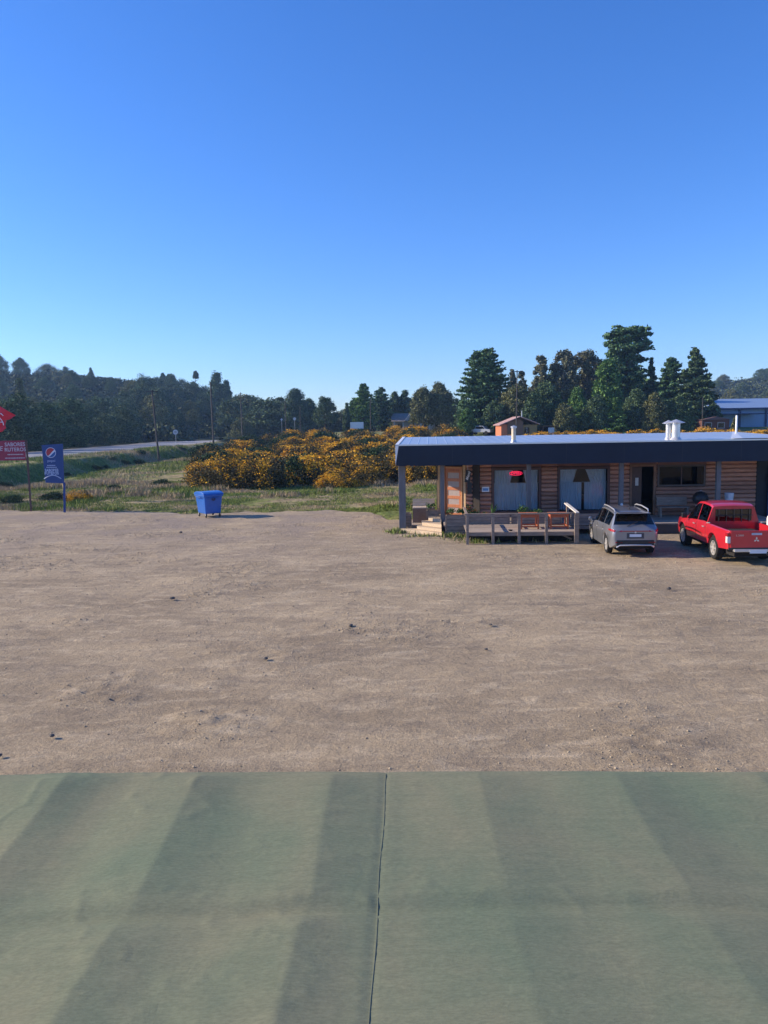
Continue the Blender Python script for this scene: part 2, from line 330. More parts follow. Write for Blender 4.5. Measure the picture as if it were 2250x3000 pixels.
# pebbles and stones of the lot
STONE = mat('stone', (.38, .31, .22), .9, var=.35, scale=8, spec=.2, island=.4)
def rock_verts(rs, r):
    ico = [(0, 0, 1), (.9, 0, .1), (.28, .85, .05), (-.72, .52, 0), (-.7, -.5, .1), (.25, -.85, 0), (.1, .1, -.7)]
    v = np.array(ico)*(1+.35*(rs.rand(7, 1)-.5))*np.array([1, rs.uniform(.6, 1), rs.uniform(.4, .75)])*r
    a = rs.rand()*6.28; c, s_ = math.cos(a), math.sin(a); return v@np.array([[c, s_, 0], [-s_, c, 0], [0, 0, 1]])
RF = [(0, 1, 2), (0, 2, 3), (0, 3, 4), (0, 4, 5), (0, 5, 1), (6, 2, 1), (6, 3, 2), (6, 4, 3), (6, 5, 4), (6, 1, 5)]
rs = np.random.RandomState(5); vv = []; ff = []
n = 0
while n < 12000:
    y = 9+31*rs.rand()**1.25; x = rs.uniform(-.56, .56)*y
    if rs.rand() > .07+2.6*max(0, float(fbm(x, y*1.6, .45, 3, 31))-.08): continue
    if y < 16 and rs.rand() > .35: continue
    r = .005+.012*rs.rand()**6*1.6+.0005*y
    p = rock_verts(rs, r)+np.array([x, y, float(lot_z(x, y))+r*.15]); ff.append(np.array(RF)+len(vv)*7); vv.append(p); n += 1
tag(link_mesh('pebbles', np_mesh('pebbles', np.concatenate(vv), np.concatenate(ff), [STONE])), 'small loose pebbles scattered over the brown dirt lot', 'pebbles', kind='stuff')
DSTONE = mat('dark_stone', (.09, .08, .075), .85, var=.3, scale=10, bump=.01, bscale=20)
for i, (px, py, r, lab) in enumerate([(152, 2160, .10, 'dark fist-sized stone lying near the awning edge at the lower left'), (505, 1757, .16, 'bluish dark stone in the rough patch left of the lot centre'), (1028, 1837, .14, 'dark rounded stone half way across the lot near its centre'),
        (530, 1563, .17, 'dark flat stone in the dirt below the blue bin'), (1425, 1905, .08, 'small dark stone alone in the dirt right of the lot centre'), (1960, 1728, .12, 'dark stone at the right in the dirt below the red pickup'),
        (779, 1933, .10, 'brown stone in the dirt left of the lot centre'), (0, 2217, .09, 'dark stone at the left frame edge close to the awning'), (1437, 1833, .10, 'stone beside the pale streak right of the lot centre')]):
    p = G(px, py); m = MB(); v = rock_verts(rs, r); m.add(v+np.array([0, 0, r*.25]), RF)
    o = m.build('stone', DSTONE, loc=p, smooth=True); sb = o.modifiers.new('s', 'SUBSURF'); sb.levels = 1; sb.render_levels = 1
    tag(o, lab, 'stone', 'larger stones on the lot')

# ------------------------------------------------------------------ grass
GR = mat('grass_blades', (.10, .155, .035), .8, var=.2, scale=.5, island=.55, spec=.1, col2=(.24, .28, .075)); DRY = mat('dry_grass_blades', (.34, .27, .16), .85, var=.2, scale=.5, island=.3, spec=.1, col2=(.46, .36, .24))
def blades(px, py, h, dry, rs, zf=terrain):
    n = len(px); a = rs.rand(n)*6.28; wd = h*rs.uniform(.04, .08, n)+.010; lean = rs.normal(0, .28, (n, 2))*h[:, None]
    z = zf(px, py)-.02; dx = np.cos(a)*wd; dy = np.sin(a)*wd
    A = np.stack([px-dx, py-dy, z], 1); B = np.stack([px+dx, py+dy, z], 1); T = np.stack([px+lean[:, 0], py+lean[:, 1], z+h], 1)
    V = np.stack([A, B, T], 1).reshape(-1, 3); F = np.arange(3*n).reshape(-1, 3)
    return V, F, dry.astype(int)
n = 230000; gx = rs.uniform(-34, 8, n); gy = 41+27*rs.rand(n)**1.5
k = (gy > lot_edge(gx)+.1) & (gx/gy > -.56) & (gx/gy < .10) & (gx-xr(gy) > 10) & (fbm(gx, gy, .55, 3, 60) > -.18-.2*rs.rand(n)); gx = gx[k]; gy = gy[k]
cl = fbm(gx, gy*1.3, .28, 3, 40); tall = sstep(.0, .25, fbm(gx, gy, .3, 2, 50))
dry = (cl+.25*(rs.rand(len(gx))-.5)+.12*sstep(46, 54, gy)) > .17
dist_e = gy-lot_edge(gx)
h = (.07+.17*rs.rand(len(gx)))*(.6+.9*tall)*(1+.6*dry*sstep(48, 54, gy))*(.45+.55*sstep(0, 1.5, dist_e))
n2 = 60000; by = 60+85*rs.rand(n2)**.8; bx = xr(by)+rs.uniform(.3, 22, n2); kk = (bx/by < -.17) & (fbm(bx, by, .3, 3, 80) > -.25)
bx = bx[kk]; by = by[kk]; bh = (.10+.22*rs.rand(len(bx)))*(1+.5*sstep(70, 130, by)); bd = fbm(bx, by, .12, 3, 41)+.25*(rs.rand(len(bx))-.5) > .10
gx = np.concatenate([gx, bx]); gy = np.concatenate([gy, by]); h = np.concatenate([h, bh]); dry = np.concatenate([dry, bd])
V, F, mi = blades(gx, gy, h, dry, rs)
tag(link_mesh('grass', np_mesh('grass', V, F, [GR, DRY], mi)), 'green and dry straw coloured grass between the dirt lot and the gorse', 'grass', kind='stuff')
# low grass around the entrance steps and deck posts
pts = []
for (u, v, n, s1, s2) in ((0.0, .3, 500, .25, .3), (2.25, -1.1, 420, .25, .2), (3.3, -2.9, 300, .3, .2), (2.6, -1.6, 250, .4, .4), (1.2, -1.2, 200, .5, .1), (5.2, -2.6, 140, 1.2, .3), (9.0, -1.0, 200, .4, .2)):
    P = np.stack([rs.normal(u, s1, n), rs.normal(v, s2, n)], 1); pts.append(OB[None, :2]+P[:, :1]*UA[None, :2]+P[:, 1:]*VA[None, :2])
P = np.concatenate(pts); h = rs.uniform(.05, .22, len(P)); V, F, mi = blades(P[:, 0], P[:, 1], h, rs.rand(len(P)) < .25, rs, lambda x, y: np.zeros(len(x)))
tag(link_mesh('weeds', np_mesh('weeds', V, F, [GR, DRY], mi)), 'tufts of weeds growing at the foot of the wooden steps and deck', 'weeds', kind='stuff')

# ------------------------------------------------------------------ foliage
def leaves(P, s, rs, flat=0.):
    n = len(P); A = rs.normal(size=(n, 3)); A[:, 2] *= (1-flat); A /= np.linalg.norm(A, axis=1)[:, None]+1e-9
    B = rs.normal(size=(n, 3)); B[:, 2] *= (1-flat); B -= A*(A*B).sum(1)[:, None]; B /= np.linalg.norm(B, axis=1)[:, None]+1e-9
    s = (np.asarray(s)*rs.uniform(.6, 1.4, n))[:, None]
    V = np.stack([P-A*s, P+B*s*.55, P+A*s, P-B*s*.55], 1).reshape(-1, 3)
    return V, np.arange(4*n).reshape(-1, 4)
def clump_points(C, r, n, rs, inner=.55):
    # C (k,3) centres, r (k,3) radii -> n points each in the outer shell of the clumps
    k = len(C); d = rs.normal(size=(k, n, 3)); d /= np.linalg.norm(d, axis=2)[..., None]
    q = rs.uniform(inner, 1.05, (k, n, 1))*(1+.18*np.abs(rs.normal(size=(k, n, 1)))); return (C[:, None]+d*q*r[:, None]).reshape(-1, 3)
def crown_mesh(name, h, w, prof, style, leafs, m, seed, base=.12):
    rs = np.random.RandomState(seed); pz = [p[0] for p in prof]; pw = [p[1] for p in prof]
    Wf = lambda t: np.interp(t, pz, pw)*w/2
    if style == 'tier':
        Ps = []; t = base; step = .036
        while t < .985:
            R = float(Wf(t)); nb = max(4, int(5+R*1.2))
            for b in range(nb):
                a = rs.rand()*6.28; L = R*(.42+.78*rs.rand()**.7); n = int(leafs*(.35+L/(w/2)))
                s_ = rs.rand(n)**.6; lat = rs.normal(0, .13, n)*L*(.35+s_*.6)
                zz = t*h+rs.normal(0, .008*h)+(s_**1.5)*L*rs.uniform(-.05, .22)+rs.normal(0, .007*h, n)
                Ps.append(np.stack([math.cos(a)*s_*L-math.sin(a)*lat, math.sin(a)*s_*L+math.cos(a)*lat, zz], 1))
            t += step*rs.uniform(.75, 1.25)*(1-.35*t)
        P = np.concatenate(Ps)
        # leader
        P = np.concatenate([P, np.stack([rs.normal(0, .05*w, 60), rs.normal(0, .05*w, 60), h*rs.uniform(.93, 1.0, 60)], 1)])
        V, F = leaves(P, h*.012+.07, rs, .35)
    else:
        k = {'dense': 150, 'airy': 80}[style]; C = []; r = []
        while len(C) < k:
            t = rs.uniform(base, .99); a = rs.rand()*6.28; R = float(Wf(t)); q = rs.rand()**.45
            if rs.rand() > (R/(w/2))*.9+.15: continue
            cr = w*rs.uniform(.08, .16)*(1 if style == 'dense' else .8); q = max(0, min(q*R, R-cr*.6))
            C.append((math.cos(a)*q, math.sin(a)*q, t*h-cr*.4)); r.append((cr, cr, cr*rs.uniform(.6, .95)))
        P = clump_points(np.array(C), np.array(r), max(8, int(leafs*.62)), rs, .2)
        if style == 'airy': P = P+rs.normal(0, w*.035, P.shape)
        else: P = P+rs.normal(0, w*.018, P.shape)
        V, F = leaves(P, h*.0115+.065, rs, .1)
    return np_mesh(name, V, F, [m])
def trunk_mesh(h, r, seed, m, limbs=6, spread=.3):
    rs = np.random.RandomState(seed); b = MB(); kx, ky = rs.normal(0, .02*h, 2)
    b.tube([(0, 0, -.5), (kx*.4, ky*.4, h*.3), (kx, ky, h*.62), (kx*.7, ky*.8, h*.93)], [r*1.2, r*.85, r*.55, r*.12], 8)
    for i in range(limbs):
        t = rs.uniform(.3, .8); a = rs.rand()*6.28; L = h*spread*rs.uniform(.5, 1)*(1.1-t)
        b.tube([(kx*t, ky*t, h*t), (math.cos(a)*L*.5, math.sin(a)*L*.5, h*t+L*.35), (math.cos(a)*L, math.sin(a)*L, h*t+L*.75)], [r*.35, r*.22, r*.05], 5)
    o = b.build('trunk_proto', m, smooth=True); me = o.data; bpy.data.objects.remove(o); return me
CONE = [(0, .7), (.15, 1), (.5, .72), (.8, .33), (1, .03)]; BROAD = [(0, .55), (.2, .9), (.45, 1), (.7, .85), (.88, .5), (1, .12)]
def tree(px, top, pw, D, prof, style, lk, label, seed, leafs=90, base=.12, bark=None, gr='trees standing behind the restaurant', hmin=0, trx=0, name='tree'):
    P = DP(px, 1250, D); gz = float(terrain(P[0], D))-.2
    T = DP(px, top, D); h = float(T[2]-gz); w_ = pw*D/F_
    o = empty(name, (P[0], D, gz), rs.rand()*0)
    c = link_mesh('crown', crown_mesh('crown', h, w_, prof, style, leafs, LF[lk], seed, base), o)
    t = link_mesh('trunk', trunk_mesh(h, .016*h+.05, seed, bark or BARK), o)
    return tag(o, label, 'tree', gr)
HER = [
 # px, top, width px, depth, profile, style, leaf, label, seed
 (1420, 1024, 140, 158, [(0, .8), (.15, .98), (.4, 1), (.62, .85), (.8, .62), (.93, .5), (1, .15)], 'tier', 'cedar', 'broad dark conifer left of the brown house, its blunt top rising alone against the sky', 11, 95, .06),
 (1368, 1195, 44, 150, BROAD, 'dense', 'green', 'light green bushy tree at the foot of the broad dark conifer', 12, 60, .05),
 (1500, 1083, 34, 175, BROAD, 'airy', 'euc', 'thin eucalyptus top showing just right of the broad dark conifer', 13, 60, .45),
 (1528, 1082, 32, 180, BROAD, 'airy', 'euc', 'small airy eucalyptus left of the tall pointed eucalyptus', 14, 60, .45),
 (1584, 1033, 60, 172, [(0, .5), (.3, .9), (.55, 1), (.75, .62), (.9, .42), (1, .08)], 'airy', 'euc', 'tall slender pointed eucalyptus above the brown house', 15, 110, .35),
 (1648, 1018, 74, 172, [(0, .4), (.35, .8), (.6, 1), (.8, .85), (.93, .5), (1, .15)], 'airy', 'euc', 'tall airy eucalyptus with a rounded top, left one of the central pair', 16, 120, .32),
 (1716, 1030, 96, 176, [(0, .4), (.35, .7), (.6, .9), (.85, 1), (.95, .7), (1, .2)], 'airy', 'euc', 'wide flat topped airy eucalyptus left of the tallest cedar', 17, 120, .35),
 (1778, 1042, 92, 160, [(0, .9), (.3, 1), (.6, .75), (.85, .5), (1, .1)], 'dense', 'green', 'lighter green conical tree in front of the tallest cedar', 18, 110, .05),
 (1832, 958, 122, 165, [(0, .3), (.25, .55), (.45, .85), (.55, 1), (.63, .82), (.7, .66), (.76, .92), (.84, .95), (.93, .92), (1, .55)], 'tier', 'cedar', 'tallest tree in the photo, a cedar with flat layered branches and a broad top', 19, 78, .28),
 (1905, 1048, 62, 168, CONE, 'tier', 'cedar', 'narrow dark conifer touching the right side of the tallest cedar', 20, 70, .1),
 (1962, 1046, 86, 158, [(0, .9), (.3, 1), (.6, .8), (.8, .6), (.93, .45), (1, .1)], 'tier', 'cedar', 'dark conifer with a double top between the tallest cedar and the pointed spruce', 21, 90, .05),
 (2032, 1018, 104, 155, [(0, .8), (.3, 1), (.5, .85), (.7, .6), (.85, .38), (.95, .2), (1, .08)], 'tier', 'dark', 'dark pointed spruce, rightmost of the tall trees', 22, 105, .06),
 (2088, 1180, 50, 168, BROAD, 'dense', 'dark', 'low dark tree between the pointed spruce and the blue warehouse', 23, 70, .03),
 (1515, 1130, 120, 152, [(0, .9), (.3, 1), (.6, .9), (.85, .6), (1, .15)], 'dense', 'olive', 'broad olive tree directly behind the brown house', 24, 150, .05),
 (1600, 1120, 110, 150, BROAD, 'dense', 'dark', 'wide dark tree behind the shed beside the brown house', 25, 150, .05),
 (1560, 1150, 80, 146, CONE, 'dense', 'dark', 'dark conical tree right behind the brown house chimney', 26, 110, .05),
 (1690, 1130, 90, 146, CONE, 'dense', 'green', 'bright green conical pine right of the brown house', 27, 130, .03),
 (1745, 1160, 76, 142, BROAD, 'dense', 'dark', 'dark round tree left of the low olive pine above the gorse', 28, 100, .03),
 (1655, 1175, 60, 142, BROAD, 'dense', 'olive', 'small olive tree just right of the shed', 29, 90, .03),
 (1800, 1165, 80, 141, CONE, 'tier', 'green', 'young green pine with layered branches below the tallest cedar', 30, 70, .03),
 (1865, 1140, 84, 143, BROAD, 'dense', 'dark', 'dark bushy tree under the right side of the tallest cedar', 31, 120, .03),
 (1915, 1150, 70, 140, BROAD, 'dense', 'olive', 'reddish olive tree left of the double flue on the roof', 32, 110, .03),
 (1985, 1160, 80, 140, BROAD, 'dense', 'dark', 'dark bushy tree directly above the double flue on the roof', 33, 110, .03),
 (1450, 1170, 70, 150, BROAD, 'dense', 'dark', 'dark low tree between the silver pickup and the brown house', 34, 90, .03),
 (2150, 1225, 22, 128, CONE, 'dense', 'olive', 'small pale young pine in front of the brown shed', 35, 50, .03),
 # middle distance
 (1067, 1124, 62, 205, [(0, .9), (.3, 1), (.6, .8), (.85, .55), (1, .25)], 'tier', 'green', 'green layered conifer behind the slim pole, tallest beside the white trailer', 41, 80, .08),
 (1040, 1165, 50, 210, BROAD, 'tier', 'green', 'low light green tree right above the white trailer', 42, 60, .05),
 (1118, 1134, 58, 215, BROAD, 'tier', 'cedar', 'dark layered tree second from the green conifer by the slim pole', 43, 80, .08),
 (1160, 1145, 44, 222, BROAD, 'dense', 'dark', 'dark narrow tree left neighbour of the rounded pair above the white house', 44, 80, .05),
 (1188, 1143, 44, 222, BROAD, 'dense', 'dark', 'dark tree touching the left side of the broad olive tree by the white house', 45, 80, .05),
 (1240, 1134, 76, 196, BROAD, 'dense', 'olive', 'olive rounded tree in front of the white house, left half of the pair', 46, 110, .26),
 (1287, 1123, 92, 198, BROAD, 'dense', 'olive', 'large rounded tree in front of the white house, right half of the pair', 47, 130, .26),
 (1335, 1165, 40, 205, BROAD, 'airy', 'wood', 'thin bluish tree between the rounded pair and the broad dark conifer', 48, 60, .1),
 (954, 1164, 70, 200, [(0, .5), (.3, .9), (.55, 1), (.8, .7), (1, .25)], 'airy', 'wood', 'small spreading tree with a bare trunk left of the white trailer', 49, 70, .34),
 (1017, 1180, 26, 205, CONE, 'dense', 'dark', 'narrow dark tree just left of the white trailer', 50, 70, .03),
 (868, 1136, 84, 235, BROAD, 'dense', 'wood', 'big rounded tree where the road disappears', 51, 110, .05),
 (905, 1165, 60, 240, BROAD, 'dense', 'dark', 'dark tree sloping down right of the big rounded tree by the road', 52, 90, .05),
 (822, 1160, 60, 245, BROAD, 'dense', 'wood', 'tree left of the big rounded tree where the road disappears', 53, 90, .05),
 (640, 1088, 84, 330, CONE, 'dense', 'dark', 'tall pointed dark tree on the skyline of the wooded hill', 54, 90, .05),
 (668, 1112, 56, 328, CONE, 'dense', 'dark', 'second pointed tree right beside the tall pointed one on the hill', 55, 70, .05),
 (484, 1092, 26, 430, BROAD, 'dense', 'dark', 'small round crowned tree on the hill skyline, left of two', 56, 50, .3),
 (502, 1094, 28, 430, BROAD, 'dense', 'dark', 'round crowned tree on the hill skyline, right of two', 57, 50, .3),
 (580, 1086, 14, 380, [(0, .1), (.7, .3), (.8, 1), (.93, .9), (1, .3)], 'airy', 'wood', 'lone tall tree with a leafy tuft atop a bare trunk on the hill', 58, 30, .80),
 (275, 1075, 24, 440, CONE, 'dense', 'dark', 'small pointed tree on the bare hill crest at the left', 59, 50, .03),
 (200, 1074, 46, 440, BROAD, 'dense', 'dark', 'dark rounded tree on the bare hill crest at the left', 60, 60, .03),
 (150, 1066, 70, 442, BROAD, 'dense', 'olive', 'olive tree clump on the bare hill crest at the left', 61, 80, .03),
 (70, 1048, 52, 442, BROAD, 'dense', 'dark', 'large dark tree on the hill crest near the left frame edge', 62, 80, .03),
 (5, 1038, 60, 445, BROAD, 'dense', 'dark', 'tall dark tree on the hill crest cut by the left frame edge', 63, 80, .03),
 (66, 1105, 52, 190, CONE, 'dense', 'olive', 'brownish conical tree standing above the roadside wood at the left', 64, 110, .05),
]
for a in HER:
    a = list(a); lab = a[7]; gr = None
    a[2] *= 1.12 if a[5] == 'tier' else 1.08
    tree(*a[:7], lab, a[8], leafs=a[9]*(3.0 if a[5] != 'tier' else 1.3), base=a[10], gr='trees around the restaurant and on the hill', bark=PALEBARK if a[6] == 'euc' else BARK)
# the wood beyond the road, the wooded slope and the far right hill: copies of a few crowns
WP = []
for i, (pr, st, lk) in enumerate([(BROAD, 'dense', 'wood'), (BROAD, 'dense', 'dark'), (CONE, 'dense', 'wood'), (BROAD, 'dense', 'olive'), (CONE, 'tier', 'cedar'), (BROAD, 'airy', 'wood')]):
    me = crown_mesh('far_tree', 10, 7.5, pr, st, 120 if st != 'tier' else 60, LF[lk], 100+i, .02)
    WP.append(me)
KIND = ['round green', 'dark round', 'bluish conical', 'olive', 'layered conical', 'thin airy']
def far_tree(x, y, s, k, lab, gr, zoff=-.6, sw=1.0):
    lab = KIND[k]+' '+lab
    o = bpy.data.objects.new('far_tree', WP[k]); COL.objects.link(o)
    o.location = (x, y, float(terrain(x, y))+zoff); o.scale = (s*sw, s*sw, s); o.rotation_euler = (0, 0, random.random()*6.28)
    return tag(o, lab, 'tree', gr)
L1 = 'tree of the wood '
yy = 60.
cnt = 0
while yy < 400:
    for row in range(3 if yy < 110 else 4):
        x = float(xr(yy))-18.5-row*8-random.uniform(0, 4); y = yy+random.uniform(-2, 2)
        if abs(x/y) > .58: continue
        far_tree(x, y, random.uniform(.72, 1.08)*(1+.03*row)*(1+.18*sstep(150, 330, y)), random.choice([0, 0, 1, 2, 3, 5]), L1+('front row' if row == 0 else 'back rows')+(' behind the signs' if yy < 110 else ' behind the leaning pole' if yy < 170 else ' short of the road bend' if yy < 260 else ' at the road bend'), 'trees of the wood along the road', sw=random.uniform(1.1, 1.5)); cnt += 1
    yy += 7.5+yy*.045
L2 = 'tree on the slope of the left hill'
for i in range(64):
    y = random.uniform(215, 385); x = -y*random.uniform(.17, .53)
    if abs(vnoise(x, y, .012, 3))*0+vnoise(x, y, .02, 4) < -.12 and y > 300: continue
    far_tree(x, y, random.uniform(.45, .8), random.choice([0, 1, 2, 3]), L2+(', low down' if y < 300 else ', high up')+(' at the left' if x/y < -.38 else ' at its right end' if x/y > -.26 else ' midway'), 'trees on the slope of the left hill', sw=1.3)
L2b = 'small tree on the crest of the left hill'
for i in range(20):
    y = random.uniform(425, 445); x = -y*random.uniform(.17, .5)
    far_tree(x, y, random.uniform(.2, .42), random.choice([0, 1, 3]), L2b+(' at the frame edge' if x/y < -.42 else ' where it falls away' if x/y > -.28 else ' midway'), 'trees along the crest of the left hill', sw=1.5)
L3 = 'hazy tree on the far hill behind the blue warehouse'
for i in range(42):
    y = random.uniform(380, 650); x = y*random.uniform(.37, .54)
    far_tree(x, y, random.uniform(.6, 1.05), random.choice([0, 1, 2, 3]), L3, 'trees on the far right hill', sw=1.5)
L4 = 'tree closing the far end of the field'
for i in range(42):
    y = random.uniform(235, 300); px = 685+(1345-685)*(i+random.random())/42; x = (px-1125)/F_*y
    ty = np.interp(px, [685, 760, 830, 900, 940, 1000, 1020, 1100, 1200, 1345], [1152, 1160, 1163, 1176, 1200, 1205, 1192, 1165, 1165, 1172])+random.uniform(-4, 22)
    far_tree(x, y, (float(DP(px, ty, y)[2])-float(terrain(x, y)))/9.6, random.choice([0, 0, 1, 2, 3, 5]), L4, 'trees at the end of the field', sw=1.5)
L5 = 'tree in the back row behind the tall trees'
for i in range(24):
    y = random.uniform(178, 200); px = 1350+(2075-1350)*(i+random.random())/24; x = (px-1125)/F_*y
    ty = np.interp(px, [1350, 1450, 1500, 1600, 1750, 2000, 2075], [1130, 1120, 1125, 1085, 1080, 1090, 1130])+random.uniform(-5, 40)
    far_tree(x, y, (float(DP(px, ty, y)[2])-float(terrain(x, y)))/9.6, random.choice([0, 0, 1, 2, 3, 5]), L5, 'back row trees behind the restaurant', sw=.85)
print('wood', cnt)

# scrub covering the slopes of the two hills: nobody could count it
SCR = leafm('hill_scrub_leaves', (.050, .075, .045), c2=(.085, .10, .052))
n = 90000; sy = rs.uniform(196, 392, n); sx = -sy*rs.uniform(.13, .57, n); n2 = 26000; sy2 = rs.uniform(360, 680, n2); sx2 = sy2*rs.uniform(.31, .55, n2)
sx = np.concatenate([sx, sx2]); sy = np.concatenate([sy, sy2]); cl = fbm(sx, sy, .07, 3, 91); kk = cl > -.22; sx, sy, cl = sx[kk], sy[kk], cl[kk]
sz = terrain(sx, sy)+rs.rand(len(sx))*(.6+6.5*np.clip(cl+.15, 0, .6))
V, F = leaves(np.stack([sx, sy, sz], 1), .75, rs, .1)
tag(link_mesh('scrub', np_mesh('scrub', V, F, [SCR])), 'dark scrub and young trees covering the slopes of both hills', 'scrub', kind='stuff')
# ------------------------------------------------------------------ gorse thicket
def gorse_mesh(i, flow, leafmat, n=5200, sz=.10):
    rs = np.random.RandomState(300+i); k = 26; a = rs.rand(k)*6.28; q = rs.rand(k)**.5
    C = np.stack([np.cos(a)*q*.72, np.sin(a)*q*.72, .15+(1-q**1.8)*.62*rs.uniform(.8, 1.1, k)], 1); r = rs.uniform(.22, .36, (k, 1))*np.array([[1, 1, .95]])
    C = np.concatenate([C, [[0, 0, .25]]]); r = np.concatenate([r, [[.8, .8, .55]]])
    P = clump_points(C, r, n//27, rs, .7); P = P[P[:, 2] > -.02]
    bright = (vnoise(P[:, 0]*3, P[:, 1]*3+P[:, 2]*3, 1.1, i)+.5)*.80+.30*rs.rand(len(P))
    rad = np.sqrt((P[:, 0]**2+P[:, 1]**2)/1.0+(P[:, 2]/.95)**2)
    fl = (bright*np.clip(rad*.95, 0, 1.1) > 1.01-flow) & (P[:, 2] > .06)
    V, F = leaves(P*2.6, np.where(fl, sz*.85, sz), rs, 0.)
    return np_mesh('gorse', V, F, [leafmat, GORSE_F], fl.astype(int))
GM = [gorse_mesh(0, .62, GORSE_L), gorse_mesh(1, .50, GORSE_L), gorse_mesh(2, .40, GORSE_L), gorse_mesh(3, .30, GORSE_L), gorse_mesh(4, -.5, GORSE_G), gorse_mesh(5, .55, GORSE_L, 9000, .075), gorse_mesh(6, .45, GORSE_L, 9000, .075)]
def gorse(x, y, s, k, lab, gr='gorse bushes of the thicket', sw=1., name='gorse_bush', cat='bush', zo=-.15):
    o = bpy.data.objects.new(name, GM[k]); COL.objects.link(o); o.location = (float(x), float(y), float(terrain(x, y))+zo)
    o.scale = (s*sw, s*sw, s); o.rotation_euler = (0, 0, random.random()*6.28); return tag(o, lab, cat, gr)
for px, py, s, k, lab, sw in [
    (575, 1432, .80, 5, 'bright orange flowering gorse bush, leftmost of the thicket', .8), (640, 1440, 1.0, 6, 'large dark gorse bush with sparse flowers behind the blue bin', 1.05),
    (740, 1440, .95, 6, 'tall dark gorse bush between the bin and the green shrub', 1.1), (864, 1430, .90, 4, 'rounded plain green shrub without flowers in front of the gorse', .72),
    (985, 1440, .60, 5, 'yellow flowering gorse bush right of the plain green shrub', 1.15), (1075, 1432, .62, 6, 'dark gorse bush left of the restaurant corner post', 1.2),
    (1170, 1425, .8, 5, 'gorse bush seen beside the restaurant corner post', 1.1), (1255, 1425, .9, 5, 'flowering gorse bush seen under the porch roof', 1.), (690, 1395, 1.05, 1, 'high gorse bush in the second row above the blue bin', 1.1)]:
    p = G(px, py); gorse(p[0], p[1]+2.0, s, k, lab, sw=sw)
LG = ['densely flowering', 'richly flowering', 'half flowering', 'sparsely flowering dark']
cnt = 0; y = 61.
while y < 150:
    sp = 3.6+(y-60)*.045; x = -.40*y
    while x < .56*y:
        xx = x+random.uniform(-.3, .3)*sp; yy = y+random.uniform(-.3, .3)*sp; x += sp*1.05
        px = 1125+F_*xx/yy
        if xx-float(xr(yy)) < 15 or px < 545+max(0, (yy-64))*.9: continue
        if px > 1330 and yy < 100: continue
        if px > 1330 and yy > 128: continue
        if px < 1330 and 1340 > px > 1180 and yy < 66: continue
        s = random.uniform(.62, .95)*(1+.0025*(yy-60))*(.80 if px > 1330 else 1)
        if 1350 < px < 1480: s *= .62
        k = random.choice([0, 1, 1, 2, 2, 3, 3, 4, 4 if yy > 75 else 2]) if px < 1330 else random.choice([0, 0, 1, 2])
        gorse(xx, yy, s, k, (LG[k]+' gorse bush '+('in the thicket front' if yy < 72 else 'in the thicket middle' if yy < 95 else 'in the far thicket')+(' above the restaurant roof' if px > 1180 else ' near its left tip' if px < 750 else '')) if k != 4 else 'plain green shrub growing among the '+('nearer' if yy < 95 else 'farthest')+' orange gorse', sw=1.25, gr='gorse bushes of the thicket' if k != 4 else 'green shrubs in the thicket'); cnt += 1
    y += sp*.92
for row, y in enumerate((108., 121.)):
    x = (1575-1125)/F_*y
    while x < (2300-1125)/F_*y:
        gorse(x+random.uniform(-.6, .6), y+random.uniform(-2, 2), random.uniform(.62, .95), random.choice([0, 0, 1, 2]), 'golden gorse bush in the strip just above the restaurant roof, '+('nearer' if row == 0 else 'farther')+' row', sw=1.2); x += 2.6
print('gorse', cnt)
#
p = G(225, 1474); gorse(p[0], p[1]+.4, .34, 5, 'small low yellow gorse bush right of the blue sign post', sw=1.2, gr=None)
for px, py, s, lab in [(150, 1470, .26, 'low dark bush between the two roadside sign posts'), (470, 1425, .25, 'low green bush left of the orange gorse'), (330, 1440, .2, 'small green bush in the grass left of the blue bin'),
    (30, 1478, .25, 'small green bush below the red sign at the left edge')]:
    p = G(px, py); gorse(p[0], p[1]+.3, s, 4, lab, sw=1.5, gr='low bushes in the grass')
# shrubs on the ditch bank
for i in range(12):
    yb = random.uniform(66, 140); d = float(np.interp(yb, [60, 144], [8.5, 3.0]))+random.uniform(.6, 3.4)
    gorse(float(xr(yb))+d, yb, random.uniform(.15, .3), 4, 'dark shrub growing on the shaded bank of the roadside ditch', sw=1.5, gr='shrubs on the ditch bank')
# ------------------------------------------------------------------ restaurant
bld = empty('restaurant', OB, -TH)
tag(bld, 'long low log-clad restaurant with a deep black roof fascia and wooden porch posts', 'building')
WV = 2.0     # wall plane behind the porch
FL = .42
def P_(name, mb, m, **k): return mb.build(name, m, parent=k.pop('parent', bld), **k)
def siding(u0, u1, z0, z1, v, b=None, axis='u', face=-1):
    b = b or MB(); ph = .19; k0 = math.floor(z0/ph)
    while k0*ph < z1-.01:
        a = max(z0, k0*ph); c = min(z1, (k0+1)*ph); n = 6; prof = [(v+.10, a)]
        for i in range(n+1):
            t = i/n; prof.append((v-.048*math.sin(math.pi*min(1, max(0, t)))**.4, a+.014+(c-a-.028)*t))
        prof.append((v+.10, c))
        L = len(prof)
        if axis == 'u': vs = [(u0, y, z) for y, z in prof]+[(u1, y, z) for y, z in prof]
        else: vs = [(y, u0, z) for y, z in prof]+[(y, u1, z) for y, z in prof]
        b.add(vs, [tuple(range(L)), tuple(range(2*L-1, L-1, -1))]+[(i, (i+1) % L, (i+1) % L+L, i+L) for i in range(L)]); k0 += 1
    return b
U_END = 15.85; UC = 3.05   # wall starts after the corner door
W1 = (4.32, 6.33, .66, 2.53); W2 = (7.26, 9.37, .66, 2.53); W3 = (11.65, 13.58, 1.78, 2.58); D2 = (10.45, 11.40)
ZT = 2.95
walls = [MB()]
